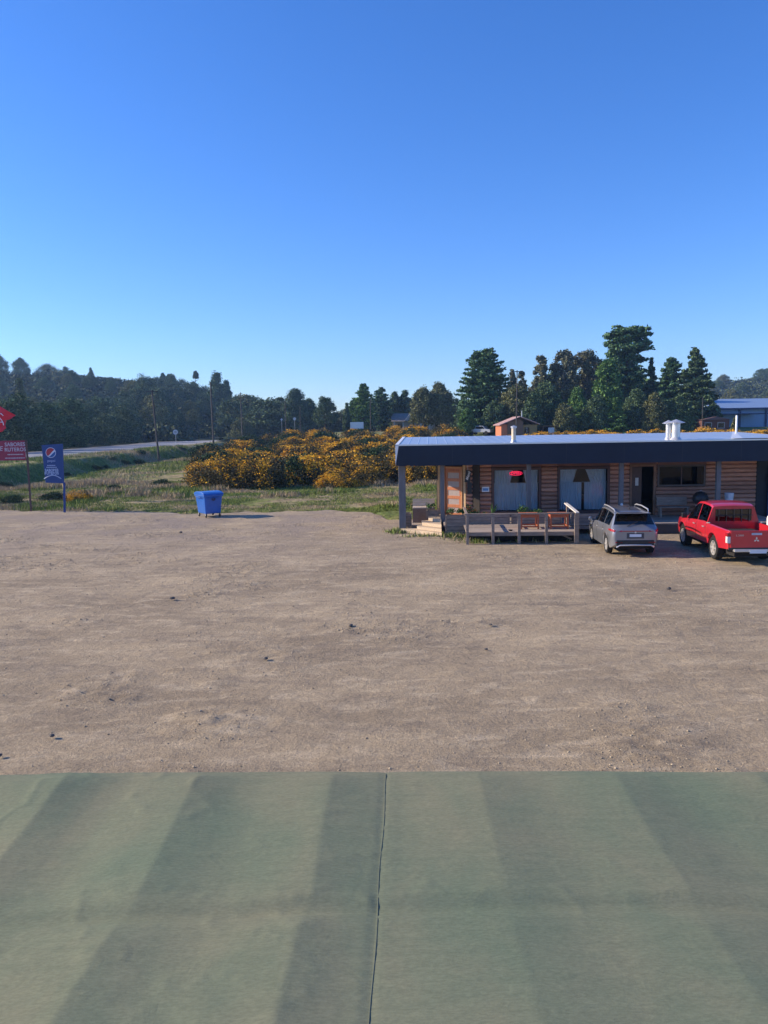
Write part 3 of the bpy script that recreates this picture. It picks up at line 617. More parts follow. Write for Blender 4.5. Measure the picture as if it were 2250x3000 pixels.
for (a, c, z0, z1) in [(UC+.02, W1[0]-.12, .05, ZT), (W1[0]-.12, W1[1]+.12, .05, W1[2]-.10), (W1[1]+.12, W2[0]-.12, .05, ZT), (W2[0]-.12, W2[1]+.12, .05, W2[2]-.10), (W2[1]+.12, D2[0]-.12, .05, ZT),
    (D2[1]+.12, W3[0]-.10, .05, ZT), (W3[0]-.10, W3[1]+.10, .05, W3[2]-.10), (W3[1]+.10, U_END, .05, ZT)]:
    if a > D2[1] and len(walls) == 1: walls.append(MB())
    siding(a, c, z0, z1, WV, walls[-1])
for b in walls: P_('wall', b, LOG, smooth=True)
b = MB()   # strips above the openings
for a, c in ((W1[0]-.12, W1[1]+.12), (W2[0]-.12, W2[1]+.12), (D2[0]-.12, D2[1]+.12), (W3[0]-.1, W3[1]+.1)): b.box(a, c, WV-.01, WV+.08, 2.66, ZT)
P_('lintel', b, mat('lintel_board', (.20, .09, .065), .6, var=.25, scale=2, stretch=(1, 1, 8)))
def frame(name, x0, x1, z0, z1, v, t, d, m, parent=bld, bottom=True):
    b = MB(); b.box(x0-t, x0, v-d, v+.06, z0-(t if bottom else 0), z1+t); b.box(x1, x1+t, v-d, v+.06, z0-(t if bottom else 0), z1+t)
    b.box(x0, x1, v-d, v+.06, z1, z1+t)
    if bottom: b.box(x0, x1, v-d-.01, v+.06, z0-t, z0)
    return b.build(name, m, parent=parent, bevel=.004)
def curtain(x0, x1, v, zt, zb, amp, n, m, parent, edge=None, name='curtain'):
    xs_ = np.linspace(0, 1, n*10+1); zs = np.linspace(0, 1, 14); V = []
    for tz in zs:
        for tx in xs_:
            if edge: l, r = edge(tz)
            else: l, r = 0, 1
            q = l+(r-l)*tx; x = x0+(x1-x0)*q
            y = v+amp*math.sin(tx*n*6.283+1.3*math.sin(tx*9))*(1-.5*(1-tz)*(edge is None))+amp*.3*math.sin(tx*n*2.1*6.283)
            V.append((x, y, zt+(zb-zt)*tz-.012*math.cos(tx*n*6.283)*(tz > .9)))
    return link_mesh(name, np_mesh('curtain', V, grid_faces(len(zs), len(xs_)), [m], None, True), parent)
def neon(parent, x0, x1, z0, z1, v):
    b = MB(); cx, cz = (x0+x1)/2, (z0+z1)/2; rx, rz = (x1-x0)/2, (z1-z0)/2
    pts = [(cx+rx*math.cos(a)*(1 if abs(math.cos(a)) < .99 else 1), v, cz+rz*math.sin(a)) for a in np.linspace(0, 2*math.pi, 33)]
    b.tube(pts, .013, 6)
    return b
def emis(name, c, s):
    m = bpy.data.materials.new(name); m.use_nodes = True; n = m.node_tree.nodes['Principled BSDF']; n.inputs['Base Color'].default_value = (*c, 1); n.inputs['Emission Color'].default_value = (*c, 1); n.inputs['Emission Strength'].default_value = s; return m
NEON = emis('red_neon', (.9, .02, .08), 1.1)
def text(name, s, size, m, parent, loc, rot=(math.pi/2, 0, 0), ext=.002, align='CENTER', bold=0., sx=1., shear=0.):
    c = bpy.data.curves.new('t', 'FONT'); c.body = s; c.size = size; c.extrude = ext; c.align_x = align; c.align_y = 'CENTER'; c.offset = bold; c.shear = shear; c.space_character = 1.05
    t = bpy.data.objects.new('t', c); COL.objects.link(t); bpy.context.view_layer.update()
    me = bpy.data.meshes.new_from_object(t.evaluated_get(bpy.context.evaluated_depsgraph_get())); bpy.data.objects.remove(t)
    me.materials.clear(); me.materials.append(m); o = link_mesh(name, me, parent); o.location = loc; o.rotation_euler = rot; o.scale = (sx, 1, 1); return o
for wi, (x0, x1, z0, z1) in enumerate((W1, W2)):
    f = frame('window', x0, x1, z0, z1, WV, .10, .05, TRIM)
    MB().box(x0, x1, WV-.004, WV+.004, z0, z1).build('pane', GLASS, parent=f)
    zc = z0+(z1-z0)*.66
    for (xa, xb) in ((x0+.02, (x0+x1)/2-(.06 if wi else .0)), ((x0+x1)/2+(.06 if wi else .0), x1-.02)):
        curtain(xa, xb, WV+.13, zc+.03, z0+.03, .028, 9, CURT, f)
    for sgn in (0, 1):    # tied-back upper curtains leaving a dark gap
        if wi == 0: e = (lambda t: (0, .43-.07*t)) if sgn == 0 else (lambda t: (.66+.07*t, 1))
        else: e = (lambda t: (0, .36-.09*t)) if sgn == 0 else (lambda t: (.55+.12*t, 1))
        curtain(x0+.04, x1-.04, WV+.10, z1-.02, zc+.0, .02, 8, CURT, f, e)
    MB().tube([(x0, WV+.13, zc+.04), (x1, WV+.13, zc+.04)], .012, 6).build('curtain_rod', STEEL, parent=f)
f3 = frame('window', *W3, WV, .08, .05, mat('grey_brown_trim', (.10, .075, .065), .6))
MB().box(W3[0], W3[1], WV-.004, WV+.004, W3[2], W3[3]).build('pane', DGLASS, parent=f3)
MB().box((W3[0]+W3[1])/2-.02, (W3[0]+W3[1])/2+.02, WV-.03, WV-.006, W3[2], W3[3]).build('mullion', TRIM, parent=f3)
# open doorway with the door leaf standing ajar
d = frame('doorway', D2[0], D2[1], FL, 2.60, WV, .10, .05, mat('door_trim', (.24, .12, .07), .6, var=.25), bottom=False)
MB().box(D2[0]+.02, D2[0]+.44, WV+.03, WV+.075, FL+.02, 2.58).build('door', mat('dark_door_wood', (.085, .04, .028), .5, var=.3, stretch=(8, 8, 1)), parent=d, bevel=.004)
MB().box(D2[0]+.16, D2[0]+.30, WV+.022, WV+.028, 1.75, 2.10).build('notice', mat('paper', (.62, .60, .58), .8), parent=d)
# inside shell so that glass and doorway look into a dark room
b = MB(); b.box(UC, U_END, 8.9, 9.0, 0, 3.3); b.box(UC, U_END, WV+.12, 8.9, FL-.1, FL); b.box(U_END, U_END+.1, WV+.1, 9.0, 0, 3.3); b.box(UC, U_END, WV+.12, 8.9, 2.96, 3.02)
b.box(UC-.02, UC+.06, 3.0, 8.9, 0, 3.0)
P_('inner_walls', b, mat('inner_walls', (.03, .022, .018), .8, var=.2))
b = MB()
for (tx, ty) in ((5.2, 4.2), (8.3, 4.4)):
    b.box(tx-.5, tx+.5, ty-.4, ty+.4, FL+.70, FL+.74); b.box(tx-.04, tx+.04, ty-.04, ty+.04, FL, FL+.70)
P_('dining_tables', b, mat('dining_table_wood', (.2, .09, .04), .5))
# chamfered corner with the orange door, lit by the sun
ca = np.array([1.92, 2.75]); cb = np.array([UC, WV])          # corner wall, facing left
cd = (cb-ca)/np.linalg.norm(cb-ca); Lc = float(np.linalg.norm(cb-ca)); ang = math.atan2(cd[1], cd[0])
corner = empty('corner_entrance', (float(ca[0]), float(ca[1]), 0), ang); corner.parent = bld
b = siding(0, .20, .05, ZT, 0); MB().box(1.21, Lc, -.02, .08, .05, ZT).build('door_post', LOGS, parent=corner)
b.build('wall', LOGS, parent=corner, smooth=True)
frame('door_frame', .27, 1.12, FL, 2.62, 0, .08, .06, mat('door_frame_wood', (.50, .24, .10), .5, var=.2, stretch=(6, 6, 1)), parent=corner, bottom=False)
b = MB(); b.box(.27, .39, .0, .05, FL, 2.62); b.box(1.00, 1.12, .0, .05, FL, 2.62)
for k in range(6): b.box(.39, 1.00, .0, .05, FL+k*.40, FL+k*.40+.14)
b.box(.39, 1.00, .0, .05, 2.50, 2.62)
b.build('door', DOORW, parent=corner, bevel=.004)
b = MB()
for k in range(6): b.box(.39, 1.00, .02, .028, FL+k*.40+.14, min(FL+(k+1)*.40, 2.50))
b.build('door_pane', mat('frosted_door_glass', (.40, .33, .31), .25, var=.1), parent=corner)
MB().box(-.3, 2, .13, .17, 0, ZT).build('backing', mat('inner_walls', (.1, .1, .1)), parent=corner)
b = MB().tube([(1.04, -.05, FL+.95), (1.04, -.05, FL+1.15)], .014, 6); b.box(1.03, 1.05, -.05, .0, FL+.97, FL+.99); b.box(1.03, 1.05, -.05, .0, FL+1.12, FL+1.14); b.build('door_handle', STEEL, parent=corner)
# left side wall
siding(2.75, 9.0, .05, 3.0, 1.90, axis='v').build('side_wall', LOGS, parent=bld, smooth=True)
MB().box(1.80, 1.96, 2.62, 2.78, .0, ZT).build('corner_post', LOGS, parent=bld, bevel=.01)
b = MB().box(2.0, U_END+.1, 9.0, 9.1, 0, 3.6); P_('back_wall', b, LOG)
# porch floor, soffit, roof, fascia
b = MB()
for i in range(20): b.box(2.0, U_END, -.9+i*.145, -.9+i*.145+.137, FL-.04, FL)
P_('porch_floor', b, WOODH)
P_('porch_skirt', MB().box(9.3, U_END, -.98, -.94, .0, FL-.05), mat('dark_skirt', (.05, .045, .045), .8))
P_('soffit', MB().box(.12, 17.2, .08, 8.95, 2.955, 2.985), mat('soffit_boards', (.12, .08, .055), .7, var=.25, stretch=(1, 8, 1)))
b = MB().box(0, 17.6, 0, .05, 2.88, 3.74)
P_('fascia', b, FASC)
b = MB()
for k in range(1, 8): b.box(k*2.4-.004, k*2.4+.004, -.004, -.001, 2.89, 3.735)
P_('fascia_joints', b, mat('fascia_joint_strip', (.03, .035, .045), .6))  # thin proud strips marking the sheet joints, slightly lighter than the fascia
b = MB(); b.box(0, .05, .052, 9.0, 2.90, 3.74); P_('side_fascia', b, FASC)
b = MB(); b.box(-.03, 17.6, -.02, .12, 3.742, 3.80); P_('fascia_coping', b, ZINC)
b = MB().add([(-.03, -.02, 3.80), (.12, -.02, 3.80), (.12, 9.05, 4.0), (-.03, 9.05, 4.0), (-.03, -.02, 2.9), (.12, .05, 3.7), (.12, 9.05, 3.85), (-.03, 9.05, 2.95)], [(0, 1, 2, 3), (0, 3, 7, 4), (4, 5, 1, 0), (3, 2, 6, 7)])
P_('verge_flashing', b, WHITEM)
def roof_sheet(u0, u1, v0, v1, z0, zu, zv, m, rib=.42):
    b = MB(); zf = lambda u, v: z0+zu*(u-u0)+zv*(v-v0); u = u0
    prof = []
    while u < u1-.001:
        e = min(u+rib, u1); prof += [(u, 0), (min(u+rib*.86, e), 0), (min(u+rib*.92, e), .012), (min(u+rib*.95, e), .012)]; u = e
    prof.append((u1, 0)); V = [(a, v0, zf(a, v0)+h) for a, h in prof]+[(a, v1, zf(a, v1)+h) for a, h in prof]; n = len(prof)
    b.add(V, [(i, i+1, n+i+1, n+i) for i in range(n-1)]); b.box(u0, u1, v0+.1, v1-.1, z0-.12, z0-.1); return b
P_('roof', roof_sheet(.12, 17.42, .12, 9.0, 3.775, 0, .022, ZINC), ZINC)
b = MB().add([(14.0, .13, 3.83), (22, .13, 3.83), (22, 9.0, 3.55), (17.45, 9.0, 3.985)], [(0, 1, 2, 3)])
P_('wing_roof', b, WHITEM)  # white tone carries this roof plane's brighter reflection in its colour
b = MB().box(17.6, 22, 0, .05, 2.88, 3.74); b.box(17.6, 22, -.02, .12, 3.742, 3.80); P_('wing_fascia', b, FASC)
for u in (.22, 1.97, 5.69, 9.62, 13.68):
    w_ = .15 if u < 1 else .095
    b = MB().box(u-w_, u+w_, .42, .42+2*w_, (-.1 if u < 3 else FL-.02), 2.953)
    P_('porch_post', b, mat('grey_porch_post', (.15, .145, .15), .8, var=.25, scale=3, stretch=(3, 3, .6), bump=.004), bevel=.012)
# metal chimney, double flue, thin vent pipe
def flue(u, v, z0, z1, r, m, cap, name='flue', z_base=3.7):
    b = MB().lathe([(r, z_base), (r, z1)], (u, v, 0), 18); o = P_(name, b, m, smooth=True)
    if cap: MB().lathe([(.005, z1+.17), (cap, z1+.03), (cap*.98, z1+.02), (r, z1-.01)], (u, v, 0), 18).build('rain_cap', STEEL, parent=o, smooth=True)
    b = MB().lathe([(r*1.6, z_base+.08), (r*1.02, z_base+.2)], (u, v, 0), 18); b.build('flashing_collar', STEEL, parent=o, smooth=True)
    return o
u, _ = BL(1505, 1280, 1.0); _, z = BL(1505, 1250, 1.0); flue(u, 1.0, 3.8, z-.05, .095, mat('sooty_cream_pipe', (.62, .52, .38), .5, var=.2), .0)
MB().lathe([(.10, z-.08), (.14, z-.02), (.14, z), (.02, z+.05)], (u, 1.0, 0), 16).build('pipe_cap', STEEL, parent=bld)
u, _ = BL(1959, 1280, 1.3); _, z = BL(1959, 1242, 1.3); flue(u, 1.35, 3.8, z, .115, STEEL, .27)
u, _ = BL(1980, 1280, 1.1); _, z = BL(1980, 1240, 1.1); flue(u, 1.1, 3.8, z, .17, STEEL, .37)
u, _ = BL(2157, 1262, 7.0); _, z = BL(2157, 1217, 7.0); P_('vent_pipe', MB().lathe([(.05, 3.7), (.05, z)], (u, 7.0, 0), 10, cap=True), WHITEP)
# dark recess and blue door at the right end
P_('end_recess', MB().box(U_END+.1, 19.5, 2.6, 2.7, 0, 2.95), mat('dark_recess', (.03, .035, .045), .7))
P_('blue_door', MB().box(16.6, 17.6, 2.45, 2.52, 0, 2.5), mat('blue_door_paint', (.02, .09, .28), .5, var=.1), bevel=.005)
# ---- things on the facade
sg = empty('open_sign', BW((5.04+5.59)/2, WV+.06, 2.37), -TH); tag(sg, 'glowing red neon sign hanging at the top of the first curtained window', 'neon sign')
neon(sg, -.28, .28, -.09, .09, 0).build('neon_tube', NEON, parent=sg); text('lettering', 'OPEN', .15, NEON, sg, (0, -.01, 0), ext=.008, bold=.006, sx=1.1)
MB().box(-.26, .26, .02, .03, -.08, .08).build('backboard', BLACKP, parent=sg)
b_ = BW(3.14, WV-.22, 2.30); hs_ = empty('hanging_sign', b_, -TH); tag(hs_, 'black vertical sign with slanted white writing between the orange door and the wall', 'sign')
o = MB().box(-.12, .12, 0, .03, -.29, .26).build('board', BLACKP, parent=hs_, bevel=.004); o.rotation_euler = (0, R_(8), 0)
text('lettering', 'Menú', .17, WHITEP, hs_, (.01, -.006, 0), rot=(math.pi/2, R_(-74), 0), shear=.3, bold=.003)
MB().tube([(0, .015, .25), (0, .015, .60)], .008, 5).build('chain', STEEL, parent=hs_)
b_ = BW(3.22, WV-.12, 1.80); o = MB().box(-.10, .10, 0, .05, -.32, .20).build('menu_board', BLACKP, loc=b_, rz=-TH, bevel=.006); tag(o, 'plain black board on the wall under the slanted black sign', 'board')
nb = empty('notice_board', BW(3.94, WV-.075, 1.67), -TH); tag(nb, 'small white and blue notice on the log wall left of the first window', 'notice')
MB().box(-.165, .165, 0, .02, -.115, .115).build('board', WHITEP, parent=nb); MB().box(-.12, .12, -.004, -.001, -.06, .05).build('blue_panel', mat('notice_blue', (.12, .30, .62), .5), parent=nb)
ml = empty('wall_lamp', BW(9.62, .39, FL+.62), -TH); tag(ml, 'small white cylindrical lamp fixed low on the second wide porch post before the dark doorway', 'lamp')
MB().lathe([(.03, -.1), (.06, -.08), (.06, .07), (.02, .1)], (0, -.04, 0), 12).build('shade', WHITEP, parent=ml, smooth=True); MB().box(-.03, .03, -.01, .03, -.05, .05).build('bracket', STEEL, parent=ml)
# ------------------------------------------------------------------ deck with railing
dk = empty('deck', BW(2.84, -3.3), -TH); tag(dk, 'raised plank deck with a low wooden railing in front of the restaurant windows', 'deck')
b = MB()
for i in range(17): b.box(-.02, 4.2, .0+i*.148, i*.148+.14, .41, .45)
b.build('floor_boards', WOODH, parent=dk)
MB().box(-.02, 4.2, -.045, -.003, .30, .448).build('edge_beam', WOOD, parent=dk, bevel=.004)
MB().box(4.203, 4.24, -.04, 2.4, .30, .448).build('side_beam', WOOD, parent=dk)
for u in (.02, 1.0, 2.0, 3.04):
    MB().box(u-.055, u+.055, -.15, -.05, -.1, 1.14).build('post', WOOD, parent=dk, bevel=.006)
MB().box(4.10, 4.26, -.18, -.04, -.1, 1.17).build('post', WOOD, parent=dk, bevel=.006)
MB().box(4.14, 4.24, 1.9, 2.0, -.1, 1.25).build('post', WOOD, parent=dk, bevel=.006)
MB().box(-.1, 4.09, -.15, -.04, 1.142, 1.19).build('top_rail', WOOD, parent=dk, bevel=.006)
MB().box(-.05, .05, -.03, 2.35, 1.142, 1.185).build('side_rail', WOOD, parent=dk, bevel=.006)
o = MB().bar((4.18, -.25, 1.20), (4.18, 2.3, 1.30), .14, .045).build('side_rail', mat('sun_bleached_rail', (.62, .58, .52), .7, var=.15, scale=4, stretch=(8, 1, 8)), parent=dk, bevel=.006)
MB().bar((4.06, .3, .1), (3.5, .02, .40), .06, .06).build('brace', WOOD, parent=dk)
MB().box(0, 4.2, .6, .66, -.05, .40).build('underdeck_dark_sheet', DARK, parent=dk)  # near-black sheet whose colour stands in for the shade under the deck
# planter boxes behind the deck
LFG = mat('pot_plant_leaves', (.06, .13, .035), .6, var=.3, island=.4, spec=.2); PETR = mat('red_petals', (.55, .05, .05), .6, island=.2); PETO = mat('orange_petals', (.75, .24, .05), .6, island=.2)
def plant(loc, h, w_, seed, n=260, s=.035, flower=None, label='', spiky=False, gr='plants in the wooden planters', name='potted_plant'):
    rs = np.random.RandomState(seed)
    if spiky:
        V = []; F = []
        for i in range(26):
            a = rs.rand()*6.28; L = h*rs.uniform(.6, 1.1); sp = rs.uniform(.1, .55)*w_; c, s_ = math.cos(a), math.sin(a); k = len(V)
            V += [(-s_*.012, c*.012, 0), (s_*.012, -c*.012, 0), (c*sp*.5, s_*sp*.5, L*.75), (c*sp, s_*sp, L)]; F += [(k, k+1, k+2, k+2), (k, k+2, k+3, k+3)]
        b = MB(); b.add(V, [tuple(dict.fromkeys(f)) for f in F]); o = b.build(name, LFG, loc=loc)
    else:
        C = rs.normal(0, .32, (9, 3))*np.array([w_, w_*.6, h*.3])+np.array([0, 0, h*.55]); r = np.full((9, 3), .24)*np.array([w_, w_*.8, h*.9])
        P = clump_points(C, r, n//9, rs, .3); P[:, 2] = np.abs(P[:, 2]); V, F = leaves(P, s, rs); mi = np.zeros(len(P), int)
        if flower: mi[(rs.rand(len(P)) < .3) & (P[:, 2] > h*.5)] = 1
        o = link_mesh(name, np_mesh('plant', V, F, [LFG]+([flower] if flower else []), mi), loc=loc)
    return tag(o, label, 'plant', gr)
def planter(u, v, w_, d_, z0, z1, label, mtl=WOOD):
    o = empty('wooden_planter', BW(u, v, z0), -TH); tag(o, label, 'planter'); n = max(2, int(round((z1-z0)/.15))); hh = (z1-z0)/n
    b = MB()
    for i in range(n):
        a, c = i*hh+.006, (i+1)*hh-.006
        b.box(0, w_, 0, .035, a, c); b.box(0, w_, d_-.035, d_, a, c); b.box(0, .035, .037, d_-.037, a, c); b.box(w_-.035, w_, .037, d_-.037, a, c)
    b.build('boards', mtl, parent=o, bevel=.004)
    b = MB()
    for x in (-.045, w_+.003):
        b.box(x, x+.042, -.02, .06, -.02, z1-z0+.03)
    b.build('corner_posts', mtl, parent=o)
    MB().box(.04, w_-.04, .04, d_-.04, .02, z1-z0-.08).build('soil', EARTH, parent=o); return o
planter(2.10, -.95, .80, .42, .05, .83, 'wooden planter between the second porch post and the deck corner')
planter(3.00, -.88, 1.70, .40, .45, .84, 'wooden planter along the back of the deck below the notice and first window')
planter(4.85, -.88, 2.00, .40, .45, .84, 'wooden planter along the back of the deck behind the orange tables')
planter(7.30, -.88, 1.90, .40, .20, .80, 'dark wooden planter under the second window beside the grey car')
planter(.10, .95, .46, .55, .12, .72, 'small wooden planter box beside the restaurant corner post')
planter(1.28, 1.35, .52, .45, .45, .80, 'dark low planter beside the lit corner of the restaurant wall')
for i, (u, v, z, h, w_, fl, sp, lab) in enumerate([(2.30, -.75, .80, .36, .40, None, False, 'dark green bushy plant in the planter in front of the orange door'), (2.72, -.75, .80, .34, .3, None, False, 'green plant in the planter right beside the deck corner post'),
    (3.06, -.70, .78, .55, .22, PETR, False, 'red flowering plant beside the orange door frame'), (3.25, -.70, .78, .36, .26, PETO, False, 'orange flowering plant right of the red flowering plant'),
    (3.62, -.70, .62, .36, .42, PETO, False, 'yellow green leafy plant in the deck planter below the notice'), (4.05, -.70, .78, .50, .40, None, True, 'spiky upright plant in the planter below the notice'),
    (5.25, -.70, .78, .48, .55, None, False, 'bushy green plant in front of the first window'), (5.85, -.70, .78, .30, .5, None, False, 'low green plant in front of the first window behind the deck table'),
    (.32, 1.2, .70, .75, .50, None, False, 'tall leafy plant in the small planter beside the corner post'), (1.5, 1.55, .78, .42, .5, None, False, 'dry bushy plant in the dark planter beside the lit wall corner')]):
    plant(BW(u, v, z), h, w_, 400+i, flower=fl, spiky=sp, label=lab)
# entrance: landing, angled steps and a sloped bench-like board stand
st = empty('entrance_steps', BW(.1, -1.3), -TH); tag(st, 'low wooden entrance steps fanning out between the two left porch posts', 'steps')
def slab(pts, z0, z1, name, m=WOODH):
    n = len(pts); b = MB().add([(x, y, z0) for x, y in pts]+[(x, y, z1) for x, y in pts], [tuple(range(n))[::-1], tuple(range(n, 2*n))]+[(i, (i+1) % n, (i+1) % n+n, i+n) for i in range(n)]); return b.build(name, m, parent=st, bevel=.004)
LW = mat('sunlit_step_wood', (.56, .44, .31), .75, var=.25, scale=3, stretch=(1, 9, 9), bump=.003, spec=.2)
slab([(.05, 1.55), (.9, .95), (1.80, .05), (1.80, 1.2), (.05, 2.2)], -.05, .13, 'tread', LW)
slab([(.75, 1.35), (1.80, .38), (1.80, 1.4), (.75, 2.2)], .135, .26, 'tread', LW)
slab([(.95, 1.65), (1.80, .80), (1.80, 2.2), (.95, 2.4)], .265, .40, 'tread', LW)
slab([(1.25, 2.1), (1.80, 1.55), (1.85, 3.6), (1.25, 3.6)], .405, .53, 'tread', LW)
b = MB()
for i in range(12): b.box(.05, 1.75, 2.45+i*.14, 2.45+i*.14+.133, .10, .14)
b.build('landing', WOODH, parent=st)
bs = empty('board_bench', BW(.62, 1.9), -TH); tag(bs, 'wooden bench with a slatted back on the landing left of the corner door', 'bench')
b = MB()
for i in range(4): b.box(0, 1.02, .9+i*.035, .93+i*.035, .86+i*.085, .935+i*.085)
b.build('back_slats', mat('pale_bench_slats', (.52, .44, .38), .75, var=.2, scale=3, stretch=(1, 9, 9)), parent=bs)
MB().box(0, 1.02, .35, .9, .80, .85).build('seat', mat('pale_bench_slats', (.5, .4, .4)), parent=bs, bevel=.004)
MB().box(0, 1.02, .38, .42, .12, .795).build('front_panel', mat('brown_panel', (.20, .135, .105), .7, var=.2), parent=bs)
for u in (0, .96): MB().box(u, u+.06, .44, .93, .1, .795).build('leg', WOOD, parent=bs)
# orange tables
TW = mat('orange_stained_wood', (.42, .105, .04), .55, var=.25, scale=4, stretch=(1, 9, 9), bump=.002)
def table(u, v, label):
    o = empty('low_table', BW(u, v, .45), -TH); tag(o, label, 'table', 'low orange tables on the deck')
    b = MB()
    for i in range(7): b.box(-.37, .37, -.36+i*.104, -.36+i*.104+.094, .56, .60)
    b.build('tabletop', TW, parent=o, bevel=.003)
    for sx in (-1, 1):
        for sy in (-1, 1): MB().box(sx*.33-.03, sx*.33+.03, sy*.31-.03, sy*.31+.03, 0, .557).build('leg', TW, parent=o, bevel=.004)
    b = MB()
    for sy in (-1, 1): b.box(-.299, .299, sy*.31-.015, sy*.31+.015, .46, .55); b.box(-.299, .299, sy*.31-.018, sy*.31+.018, .08, .13)
    for sx in (-1, 1): b.box(sx*.33-.015, sx*.33+.015, -.279, .279, .46, .55); b.box(sx*.33-.018, sx*.33+.018, -.279, .279, .08, .13)
    b.build('rails', TW, parent=o)
table(5.35, -2.25, 'low orange slatted wooden table on the deck, left of two'); table(6.50, -2.30, 'low orange slatted wooden table on the deck, right of two beside the end railing')
ob = MB().lathe([(.0, .0), (.07, .0), (.085, .05), (.05, .055), (.04, .02)], (0, 0, 0), 14).build('ashtray', BLACKP, loc=BW(4.55, -3.0, .45), smooth=True); tag(ob, 'small dark round ashtray lying on the deck boards left of the tables', 'ashtray')
# bucket and barrel against the wall
bk = empty('bucket', BW(14.3, .9, FL+.62), -TH); tag(bk, 'white plastic bucket standing upside down by the log wall behind the red pickup', 'bucket')
MB().lathe([(.16, 0), (.19, .40), (.20, .42), (.19, .44), (.0, .44)], (0, 0, 0), 18).build('pail', mat('white_bucket_plastic', (.60, .66, .74), .4, var=.05), parent=bk, smooth=True)
MB().tube([(-.2, 0, .40), (-.14, -.15, .28), (0, -.2, .22), (.14, -.15, .28), (.2, 0, .40)], .006, 5).build('handle', STEEL, parent=bk)
tb = empty('side_table', BW(14.3, .9, FL), -TH); tag(tb, 'dark wooden stand carrying the white bucket by the wall', 'stand')
MB().box(-.3, .3, -.25, .25, .58, .62).build('top', WOOD, parent=tb)
for sx in (-1, 1):
    for sy in (-1, 1): MB().box(sx*.25-.03, sx*.25+.03, sy*.2-.03, sy*.2+.03, 0, .578).build('leg', WOOD, parent=tb)
gb = empty('barbecue_grill', BW(13.1, .9, FL), -TH); tag(gb, 'black lidded barbecue grill against the log wall behind the pickup cab', 'grill')
MB().lathe([(.0, .55), (.22, .60), (.32, .75), (.33, .82), (.31, .95), (.18, 1.10), (.04, 1.14), (.0, 1.14)], (0, 0, 0), 20).build('kettle', BLACKP, parent=gb, smooth=True)
for a in (0, 2.1, 4.2): MB().tube([(.2*math.cos(a), .2*math.sin(a), .62), (.34*math.cos(a), .34*math.sin(a), 0)], .014, 6).build('leg', STEEL, parent=gb)
MB().tube([(-.05, -.05, 1.15), (0, -.05, 1.2), (.05, -.05, 1.15)], .01, 6).build('handle', STEEL, parent=gb)
bn = empty('bench', BW(12.0, 1.2, FL), -TH); tag(bn, 'dark wooden bench along the log wall under the dark window', 'bench')
MB().box(-.6, .7, -.2, .2, .42, .46).build('seat', WOOD, parent=bn); MB().box(-.6, .7, .21, .25, .5, .85).build('backrest', WOOD, parent=bn)
for x in (-.52, .62): MB().box(x-.03, x+.03, -.18, .18, 0, .418).build('leg', WOOD, parent=bn)
